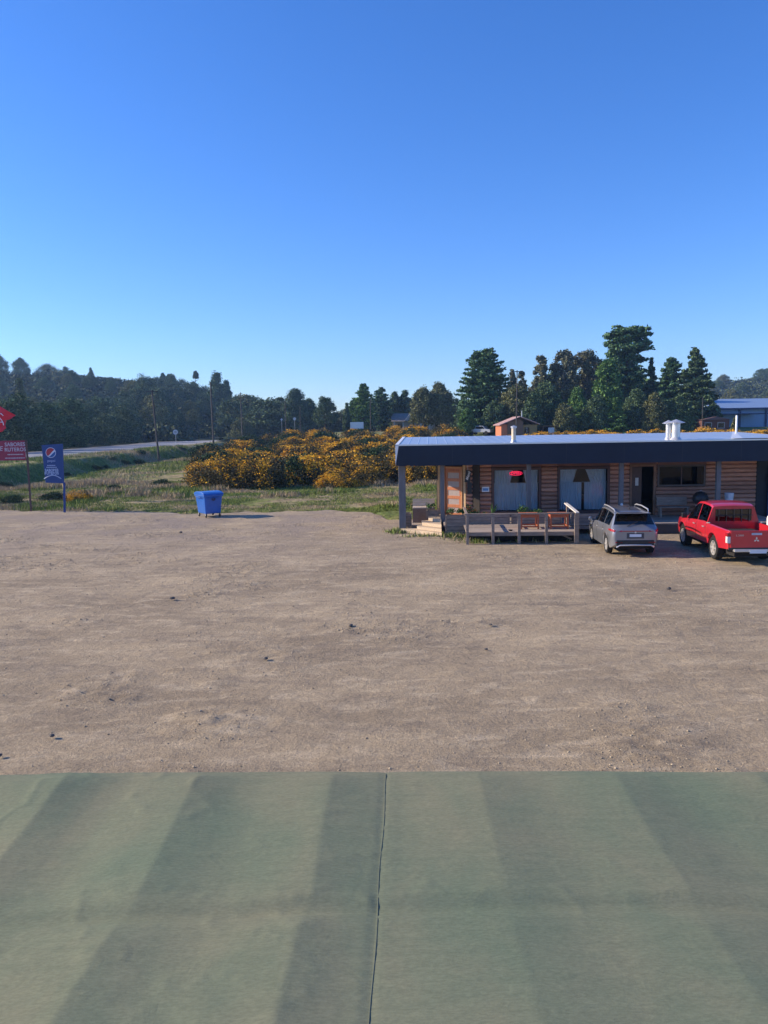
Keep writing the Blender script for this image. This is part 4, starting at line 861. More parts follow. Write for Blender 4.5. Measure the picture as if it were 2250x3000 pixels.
# ------------------------------------------------------------------ vehicles
CGL = glass_mat('car_glass', (.10, .115, .125), .6)
TYRE = RUB; RIM = mat('alloy_rim', (.62, .60, .57), .35, metal=.5, var=.15)
LRED = mat('red_lens', (.35, .01, .015), .15, var=.1, coat=.6); LWHITE = mat('clear_lens', (.65, .64, .62), .15, var=.1, coat=.6)
PLATE = mat('plate_white', (.72, .74, .78), .5, var=.03); BTXT = mat('dark_lettering', (.03, .03, .04), .6)
def car(name, loc, rz, spec, paint, label, cat, grp=None):
    root = empty(name, loc, rz); tag(root, label, cat, grp)
    wheels = spec['wheels']; Ra = spec['arch']; zc = spec['wr']
    xs_ = sorted(set([round(x, 3) for x in spec['x']]+[round(wx+Ra*math.cos(t), 3) for wx in wheels for t in np.linspace(0, math.pi, 13)]))
    ring = []
    def I(key, x): k = spec[key]; return float(np.interp(x, [a for a, _ in k], [c for _, c in k]))
    sec = []
    for x in xs_:
        kinds = [None]
        if 'cabrear' in spec and abs(x-spec['cabrear']) < 1e-6: kinds = ['bed', 'cab']
        elif 'cabrear' in spec: kinds = ['bed' if x < spec['cabrear'] else 'cab']
        for kd in kinds:
            zb = I('sill', x)
            for wx in wheels:
                if abs(x-wx) < Ra: zb = max(zb, zc+math.sqrt(Ra*Ra-(x-wx)**2))
            hw = I('w', x); zB = I('belt', x); zR = I('roof', x); wr = I('rw', x); crown = I('crown', x)
            zm = max(zb+.04, min(.66, zB-.2)); zsh = max(zm+.03, zB-.14)
            fl = 0.0
            for wx in wheels:
                if abs(x-wx) < Ra*1.25: fl = .02*(1-((x-wx)/(Ra*1.25))**2)
            if kd == 'bed':
                rail = zB+.02; fz = spec['bedz']
                r = [(hw*.80, zb), (hw*.97, zb+.01), (hw+fl, zm), (hw*.99+fl, zsh), (hw*.965, zB), (hw*.93, rail), (hw*.88, rail), (hw*.86, fz), (hw*.5, fz), (0, fz)]
            else:
                t1, t2 = .06, .92
                m = lambda t: (hw*.95+(wr-hw*.95)*t, zB+(zR-zB)*t)
                r = [(hw*.80, zb), (hw*.97, zb+.01), (hw+fl, zm), (hw*.985+fl, zsh), (hw*.95, zB), m(t1), m(t2), (wr*.97, zR+.01), (wr*.6, zR+crown*.75), (0, zR+crown)]
            sec.append((x, kd, r))
    n = len(sec[0][2]); V = []; 
    for sgn in (1, -1):
        for x, kd, r in sec: V += [(x, sgn*y, z) for y, z in r]
    N = len(sec); parts = {}
    def put(k, f): parts.setdefault(k, []).append(f)
    for si in range(2):
        o = si*N*n
        for i in range(N-1):
            xm = (sec[i][0]+sec[i+1][0])/2
            for j in range(n-1):
                a, c, e, g = o+i*n+j, o+(i+1)*n+j, o+(i+1)*n+j+1, o+i*n+j+1
                k = 'body'
                cab = sec[i][1] != 'bed' and sec[i+1][1] != 'bed'
                if cab and j == 5:
                    for gi, (ga, gb) in enumerate(spec['side']):
                        if ga < xm < gb: k = ('side', si, gi)
                if cab and j in (7, 8):
                    for gn, ga, gb in spec['top']:
                        if ga < xm < gb: k = (gn,)
                put(k, (a, c, e, g) if si == 0 else (a, g, e, c))
    for end in (0, N-1): # end caps
        f = [end*n+j for j in range(n)]+[N*n+end*n+j for j in range(n-1, -1, -1)]
        put('body', tuple(f))
    idx = lambda fs: sorted({i for f in fs for i in f})
    for k, fs in parts.items():
        ids = idx(fs); mp = {a: i for i, a in enumerate(ids)}
        if k == 'body':
            me = bpy.data.meshes.new('body'); me.from_pydata([V[i] for i in ids], [], [tuple(mp[i] for i in f) for f in fs]); bm = bmesh.new(); bm.from_mesh(me)
            bmesh.ops.remove_doubles(bm, verts=bm.verts, dist=.0008); bmesh.ops.recalc_face_normals(bm, faces=bm.faces); bm.to_mesh(me); bm.free(); me.materials.append(paint)
            me.polygons.foreach_set('use_smooth', [True]*len(me.polygons)); me.set_sharp_from_angle(angle=R_(32)); link_mesh('body', me, root)
        else:
            me = bpy.data.meshes.new('g'); me.from_pydata([V[i] for i in ids], [], [tuple(mp[i] for i in f) for f in fs]); bm = bmesh.new(); bm.from_mesh(me); bmesh.ops.remove_doubles(bm, verts=bm.verts, dist=.0008); bmesh.ops.recalc_face_normals(bm, faces=bm.faces); bm.to_mesh(me); bm.free()
            me.materials.append(CGL); me.polygons.foreach_set('use_smooth', [True]*len(me.polygons)); link_mesh('side_window' if k[0] == 'side' else k[0], me, root)
    for gx in spec.get('gaps', ()):
        q = min(range(N), key=lambda i: abs(sec[i][0]-gx)); r_ = sec[q][2]
        for sg in (1, -1): MB().tube([(sec[q][0], sg*(y+.001), z) for y, z in r_[1:5]], .0065, 5).build('door_gap', BLACKP, parent=root)
    # underbody and wheels
    L0, L1 = sec[0][0], sec[-1][0]; hw = I('w', 0)
    b = MB(); b.box(L0+.15, L1-.15, -hw*.66, hw*.66, .26, .50); b.box(L0+.2, L1-.25, -hw*.90, hw*.90, .72, .80)
    for wx in wheels: b.box(wx-Ra*1.02, wx+Ra*1.02, -hw*.62, hw*.62, .30, .95)
    b.build('underbody', DARK, parent=root)
    R = spec['wr']; tw = spec['tw']
    for wx in wheels:
        for s_ in (1, -1):
            yo = s_*(hw-.02); yi = s_*(hw-.02-tw)
            prof = [(R*.62, yo-s_*.03), (R*.70, yo-s_*.005), (R*.88, yo), (R*.97, yo-s_*.02), (R, yo-s_*.05), (R, yi+s_*.05), (R*.96, yi+s_*.01), (R*.6, yi)]
            t = MB().lathe(prof, (wx, 0, R), 26, 'y').build('wheel', TYRE, parent=root, smooth=True)
            b = MB(); b.lathe([(R*.64, yo-s_*.012), (R*.60, yo-s_*.012), (R*.58, yo-s_*.07), (R*.2, yo-s_*.06), (0.0, yo-s_*.06)], (wx, 0, R), 26, 'y')
            for q in range(spec.get('spokes', 5)):
                a = 2*math.pi*q/spec.get('spokes', 5); b.bar((wx+.05*math.cos(a), yo-s_*.03, R+.05*math.sin(a)), (wx+R*.6*math.cos(a), yo-s_*.02, R+R*.6*math.sin(a)), .045, .03, up=(0, 1, 0))
            b.lathe([(0.0, yo-s_*.012), (.05, yo-s_*.012), (.055, yo-s_*.05)], (wx, 0, R), 12, 'y')
            b.build('rim', RIM, parent=t, smooth=True)
    return root, I
GREYP = mat('grey_car_paint', (.25, .26, .285), .30, metal=.5, var=.05, coat=1.0)
SP = dict(gaps=(-.80, .20, 1.14),wheels=(-1.32, 1.32), arch=.40, wr=.345, tw=.22,
  x=list(np.arange(-2.2, 2.21, .12))+[-2.2, -2.16, -2.08, -1.98, -1.72, -1.66, -.84, -.78, .16, .22, .45, .5, 1.15, 1.2, 2.2],
  sill=[(-2.2, .42), (-2.0, .30), (-1.5, .24), (1.6, .22), (2.2, .30)],
  w=[(-2.2, .76), (-2.15, .84), (-2.0, .895), (-1.5, .92), (1.5, .92), (1.9, .87), (2.1, .78), (2.2, .66)],
  belt=[(-2.2, .93), (-2.1, 1.0), (-1.95, 1.06), (-1.2, 1.05), (.6, .98), (1.2, .93), (2.0, .80), (2.2, .66)],
  roof=[(-2.2, .95), (-2.1, 1.03), (-2.0, 1.10), (-1.72, 1.49), (-1.55, 1.54), (-.6, 1.585), (.2, 1.57), (.5, 1.52), (1.18, 1.03), (1.6, .97), (2.0, .86), (2.2, .68)],
  rw=[(-2.2, .70), (-2.0, .80), (-1.72, .66), (-.5, .65), (.4, .63), (1.15, .74), (2.0, .72), (2.2, .55)],
  crown=[(-2.2, .0), (-2.0, .01), (-1.6, .05), (.4, .05), (1.2, .05), (2.2, .02)],
  side=[(-1.66, -.82), (-.80, .18), (.20, 1.0)], top=[('rear_window', -2.02, -1.71), ('windscreen', .48, 1.18)])
p = G(1772, 1621)
SUV_H = R_(90-3.5)
suv, I = car('suv', (p[0]+.86*math.sin(SUV_H)+1.25*math.cos(SUV_H), p[1]+1.32*math.sin(SUV_H)-.92*math.cos(SUV_H), 0), SUV_H, SP, GREYP, 'grey sport utility car with silver roof rails parked facing the restaurant', 'car')
suv.scale = (.93, .90, .95)
SILV = mat('silver_trim', (.62, .62, .62), .3, metal=.6, var=.05); BLK = BLACKP
for s_ in (1, -1):
    MB().tube([(-1.62, s_*.63, 1.575), (-1.5, s_*.645, 1.645), (-.6, s_*.65, 1.69), (.1, s_*.64, 1.67), (.25, s_*.62, 1.62)], [.022, .026, .026, .026, .02], 8).build('roof_rail', SILV, parent=suv, smooth=True)
    m = MB().lathe([(.0, -.07), (.07, -.06), (.095, 0), (.08, .06), (.0, .08)], (.95, s_*1.03, 1.03), 12, 'x').build('wing_mirror', GREYP, parent=suv, smooth=True)
    MB().bar((.95, s_*.90, 1.0), (.95, s_*1.0, 1.03), .05, .04).build('mirror_arm', BLK, parent=m)
    MB().add([(-2.215, s_*.50, .90), (-2.19, s_*.79, .90), (-2.04, s_*.885, .91), (-1.78, s_*.925, .94), (-1.78, s_*.925, .98), (-2.02, s_*.885, 1.00), (-2.17, s_*.79, .975), (-2.205, s_*.50, .955)],
        [(0, 1, 6, 7), (1, 2, 5, 6), (2, 3, 4, 5)]).build('tail_light', LRED, parent=suv)
    MB().box(-2.235, -2.205, min(s_*.48, s_*.74), max(s_*.48, s_*.74), .50, .54).build('reflector', LRED, parent=suv)
    b = MB()
    for x_ in (.22, -.80): b.box(x_-.16 if x_ < 0 else x_-.18, x_-.02, s_*.915 if s_ > 0 else -.94, s_*.94 if s_ > 0 else -.915, .83, .86)
    b.build('door_handle', SILV, parent=suv)
MB().box(-2.225, -2.19, -.50, .50, .915, .94).build('light_bar', LRED, parent=suv)
MB().box(-2.235, -2.12, -.70, .70, .40, .60).build('bumper_insert', BLK, parent=suv, bevel=.02)
MB().tube([(-2.20, -.70, .34), (-2.25, -.58, .42), (-2.26, 0, .43), (-2.25, .58, .42), (-2.20, .70, .34)], .028, 6).build('skid_trim', SILV, parent=suv, smooth=True)
pl = MB().box(-2.222, -2.205, -.22, .22, .72, .82).build('number_plate', PLATE, parent=suv)
MB().box(-2.214, -2.204, -.32, .32, .66, .86).build('plate_recess', mat('dark_paint', (.05, .055, .07), .4), parent=suv)
MB().box(-2.075, -1.62, -.60, .60, 1.545, 1.575).build('spoiler', GREYP, parent=suv, bevel=.012)
MB().add([(-1.35, -.015, 1.63), (-1.15, -.015, 1.64), (-1.32, -.006, 1.74), (-1.35, .015, 1.63), (-1.15, .015, 1.64), (-1.32, .006, 1.74)], [(0, 1, 2), (5, 4, 3), (0, 2, 5, 3), (1, 4, 5, 2)]).build('antenna', BLK, parent=suv)
MB().bar((-2.06, .28, 1.09), (-1.93, -.15, 1.24), .015, .02).build('wiper', BLK, parent=suv)
MB().lathe([(.035, -2.225), (.04, -2.20)], (0, 0, .885), 12, 'x', cap=True).build('emblem', SILV, parent=suv)
b = MB().box(-.45, -.33, -.55, -.15, .8, 1.25); b.box(-.45, -.33, .15, .55, .8, 1.25); b.box(-1.5, -1.38, -.6, .6, .8, 1.2); b.build('seats', DARK, parent=suv, bevel=.04)

REDP = mat('red_car_paint', (.55, .018, .03), .33, metal=.15, var=.06, coat=1.0)
SP2 = dict(gaps=(-.74, .16, 1.20),wheels=(-1.40, 1.60), arch=.47, wr=.385, tw=.26, cabrear=-.78, bedz=.78, spokes=6,
  x=list(np.arange(-2.6, 2.61, .13))+[-2.62, -2.6, -.78, -.72, -.30, -.22, .12, .18, .70, .76, 1.35, 1.42, 2.62],
  sill=[(-2.62, .52), (-1.9, .46), (-.9, .46), (1.0, .44), (2.1, .42), (2.62, .48)],
  w=[(-2.62, .86), (-2.55, .89), (-2.0, .905), (1.8, .905), (2.3, .84), (2.5, .74), (2.62, .6)],
  belt=[(-2.62, 1.10), (-.9, 1.12), (-.5, 1.14), (.9, 1.06), (1.4, 1.04), (2.3, .98), (2.62, .82)],
  roof=[(-.78, 1.68), (-.6, 1.74), (.1, 1.77), (.5, 1.74), (.72, 1.66), (1.38, 1.13), (1.6, 1.10), (2.3, 1.02), (2.62, .85)],
  rw=[(-.78, .68), (.3, .66), (.7, .66), (1.35, .76), (2.3, .72), (2.62, .5)], crown=[(-.8, .04), (.7, .05), (1.4, .05), (2.62, .02)],
  side=[(-.72, -.28), (-.24, .14), (.20, 1.15)], top=[('windscreen', .70, 1.40)])
SP2['side'] = [(-.70, .13), (.19, 1.20)]
p = G(2085, 1638); PH = R_(90-3.0)
pu, I2 = car('pickup_truck', (p[0]+.905*math.sin(PH)+1.40*math.cos(PH), p[1]+1.40*math.sin(PH)-.905*math.cos(PH), 0), PH, SP2, REDP, 'red double cab pickup truck with an open bed parked at the right frame edge', 'pickup')
tgo = MB().box(-2.655, -2.60, -.80, .80, .56, 1.12).build('tailgate', REDP, parent=pu, bevel=.012)
MB().box(-2.67, -2.65, -.16, .16, .98, 1.045).build('handle', mat('tailgate_handle_blue_grey', (.45, .52, .68), .3, metal=.4), parent=tgo, bevel=.006)
def tri(cx, cz, s_): return [(cx, cz-s_*.0), (cx-s_*.5, cz+s_*.87*.5), (cx, cz+s_*.87), (cx+s_*.5, cz+s_*.87*.5)]
eb = MB()
for a in (math.pi/2, math.pi/2+2.094, math.pi/2-2.094):
    c, s_ = math.cos(a), math.sin(a); L = .095; q = .03
    eb.add([(-2.66, 0, .83), (-2.66, -s_*q+c*L*.5, .83+c*q+s_*L*.5), (-2.66, c*L, .83+s_*L), (-2.66, s_*q+c*L*.5, .83-c*q+s_*L*.5)], [(0, 1, 2, 3)])
eb.build('emblem', SILV, parent=tgo)
text('lettering', 'L200', .075, SILV, tgo, (-2.662, .52, .97), rot=(math.pi/2, 0, -math.pi/2), sx=1.6)
for s_ in (1, -1):
    o = MB().box(-2.645, -2.50, min(s_*.79, s_*.905), max(s_*.79, s_*.905), .72, .93).build('tail_light', LWHITE, parent=pu, bevel=.012)
    MB().box(-2.648, -2.48, min(s_*.79, s_*.91), max(s_*.79, s_*.91), .935, 1.05).build('brake_lens', LRED, parent=o, bevel=.012)
    m = MB().box(.98, 1.08, min(s_*.93, s_*1.12), max(s_*.93, s_*1.12), 1.10, 1.28).build('wing_mirror', BLK, parent=pu, bevel=.03)
    b = MB()
    for x_ in (.28, -.62): b.box(x_-.02, x_+.16, s_*.90 if s_ > 0 else -.93, s_*.93 if s_ > 0 else -.90, .98, 1.01)
    b.build('door_handle', SILV, parent=pu)
    MB().tube([(-.75, s_*.86, 1.14), (-1.0, s_*.86, 1.17)], .02, 6).build('rail_cap', SILV, parent=pu)
MB().box(-.80, -.785, -.60, .60, 1.20, 1.60).build('rear_window', glass_mat('tinted_rear_glass', (.02, .02, .03), .5), parent=pu, bevel=.01)
b = MB()
for k in range(5): b.tube([(-.84, -.5+k*.25, 1.16), (-.84, -.5+k*.25, 1.62)], .012, 6)
b.tube([(-.84, -.62, 1.40), (-.84, .62, 1.40)], .014, 6); b.build('window_guard', BLK, parent=pu)
MB().box(-2.80, -2.62, -.72, .72, .46, .54).build('rear_bumper', SILV, parent=pu, bevel=.015)
MB().box(-2.66, -2.60, -.85, .85, .50, .58).build('bumper_mount', BLK, parent=pu)
MB().box(-2.815, -2.805, -.26, .26, .42, .53).build('number_plate', PLATE, parent=pu)
MB().lathe([(.035, -2.70), (.04, -2.3)], (0, -.45, .33), 10, 'x').build('exhaust', STEEL, parent=pu)
b = MB().box(-.45, -.33, -.6, .6, .9, 1.35); b.box(.1, .22, -.55, -.12, .9, 1.38); b.box(.1, .22, .12, .55, .9, 1.38); b.build('seats', DARK, parent=pu, bevel=.04)
MB().box(-2.58, -.80, -.78, .78, .785, .80).build('bed_liner', BLACKP, parent=pu)
# a white vehicle's mirror reaches into the frame beyond the pickup
p = DP(2268, 1524, 27.5)
sk = empty('white_car', (p[0]+1.15, p[1]-.5, 0), R_(84)); tag(sk, 'white car almost wholly outside the right frame edge beyond the pickup bed', 'car')
m = MB().lathe([(.0, -.08), (.08, -.06), (.11, 0), (.09, .07), (.0, .09)], (.5, 1.0, 1.12), 14, 'x').build('wing_mirror', WHITEP, parent=sk, smooth=True)
MB().box(-2.0, 2.1, -.55, .85, .3, .98).build('body', WHITEP, parent=sk, bevel=.12); MB().box(-1.5, .7, -.5, .72, .985, 1.50).build('cabin', BLACKP, parent=sk, bevel=.15)
for x_ in (-1.3, 1.3):
    for s_ in (1, -1): MB().lathe([(.0, s_*.86), (.3, s_*.88), (.33, s_*.84), (.33, s_*.66), (.0, s_*.66)], (x_, 0, .33), 18, 'y').build('wheel', RUB, parent=sk, smooth=True)

# ------------------------------------------------------------------ blue bin
BLUE = mat('blue_bin_plastic', (.012, .11, .44), .35, var=.12, scale=3, spec=.5, coat=.2)
p = G(606, 1517); BA = R_(36); n_ = np.array([math.sin(BA), -math.cos(BA)])
bc = p[:2]+np.array([0.02, .55])
bn = empty('waste_container', (bc[0], bc[1], float(lot_z(bc[0], bc[1]))), BA); tag(bn, 'blue four wheeled waste container standing at the edge of the dirt lot', 'waste container')
def frustum(w0, d0, w1, d1, z0, z1): return MB().add([(-w0, -d0, z0), (w0, -d0, z0), (w0, d0, z0), (-w0, d0, z0), (-w1, -d1, z1), (w1, -d1, z1), (w1, d1, z1), (-w1, d1, z1)], [(0, 3, 2, 1), (4, 5, 6, 7), (0, 1, 5, 4), (1, 2, 6, 5), (2, 3, 7, 6), (3, 0, 4, 7)])
frustum(.42, .50, .50, .60, .20, 1.17).build('body', BLUE, parent=bn, bevel=.03)
MB().box(-.54, .54, -.64, .64, 1.10, 1.18).build('rim', BLUE, parent=bn, bevel=.02)
b = MB(); prof = [(-.66, 1.185), (-.62, 1.27), (-.4, 1.335), (0, 1.36), (.4, 1.335), (.62, 1.27), (.66, 1.185)]
b.add([(-.56, y, z) for y, z in prof]+[(.56, y, z) for y, z in prof], [tuple(range(7)), tuple(range(13, 6, -1))]+[(i, i+7, i+8, i+1) for i in range(6)]+[(0, 6, 13, 7)])
b.build('lid', BLUE, parent=bn, bevel=.015)
for sx in (-1, 1):
    for sy in (-1, 1):
        w_ = MB().lathe([(.0, -.025), (.085, -.025), (.10, -.01), (.10, .01), (.085, .025), (.0, .025)], (sx*.38, sy*.44, .10), 16, 'x').build('wheel', RUB, parent=bn, smooth=True)
        b = MB().box(sx*.38-.04, sx*.38-.03, sy*.44-.03, sy*.44+.03, .09, .21); b.box(sx*.38+.03, sx*.38+.04, sy*.44-.03, sy*.44+.03, .09, .21); b.build('caster_fork', STEEL, parent=w_)
MB().lathe([(.0, -.565), (.11, -.575), (.11, -.55)], (-.0, -.03, .98), 16, 'y').build('dark_sticker', mat('dark_sticker', (.008, .02, .10), .5), parent=bn)
for sx in (-1, 1): MB().tube([(sx*.56, -.35, 1.05), (sx*.60, -.3, 1.08), (sx*.60, .3, 1.08), (sx*.56, .35, 1.05)], .02, 6).build('handle', BLUE, parent=bn)
for sy in (-1, 1): MB().tube([(-.3, sy*.62, 1.0), (-.25, sy*.67, 1.04), (.25, sy*.67, 1.04), (.3, sy*.62, 1.0)], .018, 6).build('handle', BLUE, parent=bn)

# ------------------------------------------------------------------ roadside signs and banner
RSIGN = mat('red_sign_paint', (.30, .02, .055), .5, var=.1); SW = mat('sign_lettering', (.50, .45, .50), .6, var=.05)
p = G(92, 1497); sr = empty('red_sign', (p[0], p[1], 0)); tag(sr, 'red roadside board with white lettering on a brown post at the left edge', 'sign')
yb = p[1]
def rel(px, py, y=None): q = DP(px, py, y or yb); return q[0]-p[0], q[2]
tx, tz = rel(87, 1290); bx, bz = rel(85, 1348)
brn = mat('brown_steel_post', (.11, .05, .045), .6, var=.2)
for x_ in (-.02, -2.75): MB().box(x_-.04, x_+.04, -.04, .04, -.2, tz+.03).build('post', brn, parent=sr)
wb = 2.68
bo = MB().box(-.08-wb, -.08, -.075, -.045, bz, tz).build('board', RSIGN, parent=sr)
hgt = tz-bz
for s, zf, sc, xc in (('SABORES', .80, .30, -.66), ('RUTEROS', .54, .30, -.66)):
    text('lettering', s, sc, SW, sr, (xc, -.078, bz+hgt*zf), bold=.006, sx=1.0/ max(1, len(s)*sc*.62/1.22))
text('lettering', 'CE', .36, SW, sr, (-1.62, -.078, bz+hgt*.60), bold=.004, shear=.2)
b = MB(); rr = np.random.RandomState(1)
for zf, x0, x1 in ((.30, -1.12, -.20), (.12, -1.28, -.12)):
    x_ = x0
    while x_ < x1: l = rr.uniform(.03, .09); b.box(x_, min(x1, x_+l), -.079, -.076, bz+hgt*zf-.03, bz+hgt*zf+.03); x_ += l+.02
b.build('small_print', SW, parent=sr)
p = G(190, 1500); sb = empty('blue_sign', (p[0], p[1], 0)); tag(sb, 'tall blue drinks advertising board with a round logo on a leaning blue post', 'sign')
yb = p[1]; BS = mat('blue_sign_paint', (.010, .05, .20), .45, var=.1); SB = mat('blue_sign_lettering', (.42, .50, .68), .6, var=.03)
o0 = p.copy()
def rl(px, py): q = DP(px, py, yb); return q[0]-o0[0], q[2]
tl, tr, br, bl_ = rl(122, 1304), rl(184, 1300), rl(188, 1416), rl(134, 1414)
po = MB().bar((-.02, 0, -.2), (rl(187, 1410)[0]+.02, 0, bl_[1]), .10, .08).build('post', mat('blue_post', (.012, .05, .22), .5, var=.15), parent=sb)
bo = MB().prism([tl, tr, br, bl_], -.03, .03).build('board', BS, parent=sb, bevel=.005)
def bp_(px, py, dy=-.034): x_, z_ = rl(px, py); return (x_, dy, z_)
c = bp_(149.5, 1326); rad = 15*yb/F_
def disc(pts, dy, m, name): b = MB().add([(x_, dy, z_) for x_, z_ in pts], [tuple(range(len(pts)))]); return b.build(name, m, parent=sb)
circ = lambda r, n=32: [(c[0]+r*math.cos(a), c[2]+r*math.sin(a)) for a in np.linspace(0, 2*math.pi, n, endpoint=False)]
disc(circ(rad), -.034, mat('logo_white', (.62, .64, .75), .5, var=.02), 'logo_disc')
rt = R_(32); rotp = lambda q: (c[0]+q[0]*math.cos(rt)-q[1]*math.sin(rt), c[2]+q[0]*math.sin(rt)+q[1]*math.cos(rt))
r_ = rad*.90
top = [(r_*math.cos(a), r_*math.sin(a)) for a in np.linspace(R_(8), R_(188), 20)]+[(x_, r_*(-.10+.16*math.sin((x_/r_)*1.9))+.0) for x_ in np.linspace(-r_*.95, r_*.9, 10)]
disc([rotp(q) for q in top], -.037, mat('logo_red', (.42, .03, .04), .5, var=.02), 'logo_red_field')
bot = [(r_*math.cos(a), r_*math.sin(a)) for a in np.linspace(R_(200), R_(338), 18)]+[(x_, r_*(-.42+.12*math.sin((x_/r_)*1.6))) for x_ in np.linspace(r_*.9, -r_*.9, 10)]
disc([rotp(q) for q in bot], -.037, mat('logo_blue', (.01, .09, .30), .5, var=.02), 'logo_blue_field')
q = bp_(151, 1350); text('lettering', 'pepsi', .19, SB, sb, q, sx=1.1)
b = MB()
for (py, x0, x1) in ((1363.5, 139, 163), (1369, 137, 167)):
    x_ = x0
    while x_ < x1: l = rr.uniform(1.2, 3); a0 = bp_(x_, py+1.2); a1 = bp_(min(x1, x_+l), py-1.2); b.box(a0[0], a1[0], -.036, -.033, a0[2], a1[2]); x_ += l+.8
b.build('small_print', SB, parent=sb)
for py, s in ((1378, 'SABORES'), (1387, 'RUTEROS')):
    q = bp_(152, py); text('lettering', s, .21, SB, sb, q, bold=.008, sx=.86)
arc = [bp_(130+(180-130)*t, 1403-10.5*math.sin(math.pi*t)-1*t, -.036) for t in np.linspace(0, 1, 18)]
MB().tube(arc, .028, 6).build('arc_line', SB, parent=sb)
# red banner flag on a mast standing outside the frame
FLR = mat('red_flag_cloth', (.78, .03, .06), .75, var=.1, scale=2); YF = 50.
mx_ = DP(-95, 1300, YF); fl = empty('banner_flag', (mx_[0], YF, 0)); tag(fl, 'bright red flag with white lettering blowing in from the left frame edge', 'flag')
MB().tube([(0, 0, -.3), (0, 0, 8.2)], [.04, .02], 8).build('mast', STEEL, parent=fl)
def cloth(top, bot, n=26, m_=8, ph=0):
    V = []
    for i in range(n):
        t = i/(n-1); T = np.array([np.interp(t, np.linspace(0, 1, len(top)), [q[k] for q in top]) for k in (0, 1)]); B_ = np.array([np.interp(t, np.linspace(0, 1, len(bot)), [q[k] for q in bot]) for k in (0, 1)])
        for j in range(m_):
            s_ = j/(m_-1); q = T*(1-s_)+B_*s_; w3 = DP(q[0], q[1], YF); V.append((w3[0]-mx_[0], .14*math.sin(t*7+s_*3+ph)*t, w3[2]))
    return V, [(i*m_+j, (i+1)*m_+j, (i+1)*m_+j+1, i*m_+j+1) for i in range(n-1) for j in range(m_-1)]
b = MB(); b.add(*cloth([(-95, 1125), (-40, 1150), (0, 1189), (20, 1201), (43, 1216)], [(-95, 1235), (-40, 1238), (0, 1234), (25, 1229), (41, 1221)])); V_, F2 = cloth([(-95, 1236), (-40, 1239), (0, 1235), (12, 1233), (17, 1233)], [(-95, 1262), (-40, 1270), (0, 1266), (10, 1264), (20, 1254)], ph=2)
b.add(V_, F2); o = b.build('cloth', FLR, parent=fl, smooth=True); so_ = o.modifiers.new('s', 'SOLIDIFY'); so_.thickness = .008
WF = mat('white_flag_print', (.75, .68, .70), .7, var=.03); b = MB()
for pts in ([(-8, 1222), (0, 1213), (7, 1212), (13, 1218)], [(-3, 1218), (4, 1226), (9, 1232), (13, 1240), (14, 1246)], [(-9, 1233), (0, 1236), (6, 1237), (12, 1236)]):
    b.tube([(DP(a, c_, YF)[0]-mx_[0], -.16, DP(a, c_, YF)[2]) for a, c_ in pts], .03, 6)
b.build('white_letter', WF, parent=fl)

# ------------------------------------------------------------------ poles, traffic signs
def pole(pxb, pyt, y, pxt, label, arms=1, r=.14, h=None):
    x_ = DP(pxb, 1280, y)[0]; gz = float(terrain(x_, y))
    T = DP(pxt, pyt, y); o = empty('utility_pole', (x_, y, gz-.3)); tag(o, label, 'utility pole', 'utility poles along the road and field')
    MB().tube([(0, 0, 0), (T[0]-x_, 0, T[2]-gz+.3)], [r, r*.7], 8).build('pole', POLEW, parent=o, smooth=True)
    for k in range(arms):
        zz = T[2]-gz+.1-k*.7; MB().bar((T[0]-x_-.9, -.1, zz), (T[0]-x_+.9, -.1, zz), .1, .12).build('crossarm', POLEW, parent=o)
    return o
pole(463, 1143, 112, 445, 'nearest tall wooden utility pole on the road bank, leaning left', 1, .16)
pole(625, 1120, 128, 617, 'dark utility pole on the road bank left above the gorse tip', 0, .17)
pole(710, 1150, 175, 705, 'utility pole beside the road between the dark pole and the bend', 0, .17)
pole(838, 1172, 200, 835, 'thin utility pole in front of the rounded tree where the road ends', 0, .13)
pole(880, 1190, 200, 879, 'short thin utility pole right of the rounded tree by the road', 0, .11)
pole(1086, 1166, 170, 1085, 'slim pale pole in front of the green conifer above the gorse', 0, .11)
pole(1512, 1085, 118, 1515, 'tall thin utility pole in front of the brown house', 1, .11)
pole(2057, 1165, 145, 2059, 'slim pale utility pole at the foot of the pointed spruce', 0, .11)
RW = mat('road_sign_white', (.6, .6, .62), .5, var=.03); SGB = mat('road_sign_back', (.33, .35, .38), .5, metal=.3)
def rsign(px, py, y, r, label, n=24, m=SGB, two=False):
    c_ = DP(px, py, y); gz = float(terrain(c_[0], y)); o = empty('traffic_sign', (c_[0], y, gz-.2)); tag(o, label, 'traffic sign', 'traffic signs along the road')
    MB().tube([(0, .05, 0), (0, .05, c_[2]-gz+.3)], .04, 6).build('post', STEEL, parent=o)
    zz = c_[2]-gz+.2
    MB().lathe([(0, -.0), (r, 0.), (r, .02), (0, .02)], (0, 0, zz), n, 'y').build('plate', m, parent=o)
    MB().lathe([(r*.55, -.004), (r*.85, -.004)], (0, 0, zz), n, 'y').build('ring', RW, parent=o)
    if two: MB().box(-.35, .35, -.01, .02, zz-1.3, zz-.75).build('lower_plate', m, parent=o)
rsign(514, 1266, 150, .5, 'round traffic sign at the far verge of the road left of the dark pole')
rsign(776, 1233, 260, .9, 'pale diamond traffic sign with a second plate at the bend of the road', 4, RW, True)
rsign(863, 1227, 215, .42, 'small round pale traffic sign in front of the rounded tree by the road', 24, RW)
rsign(825, 1229, 225, .3, 'tiny pale traffic sign left of the rounded tree by the road', 24, RW)

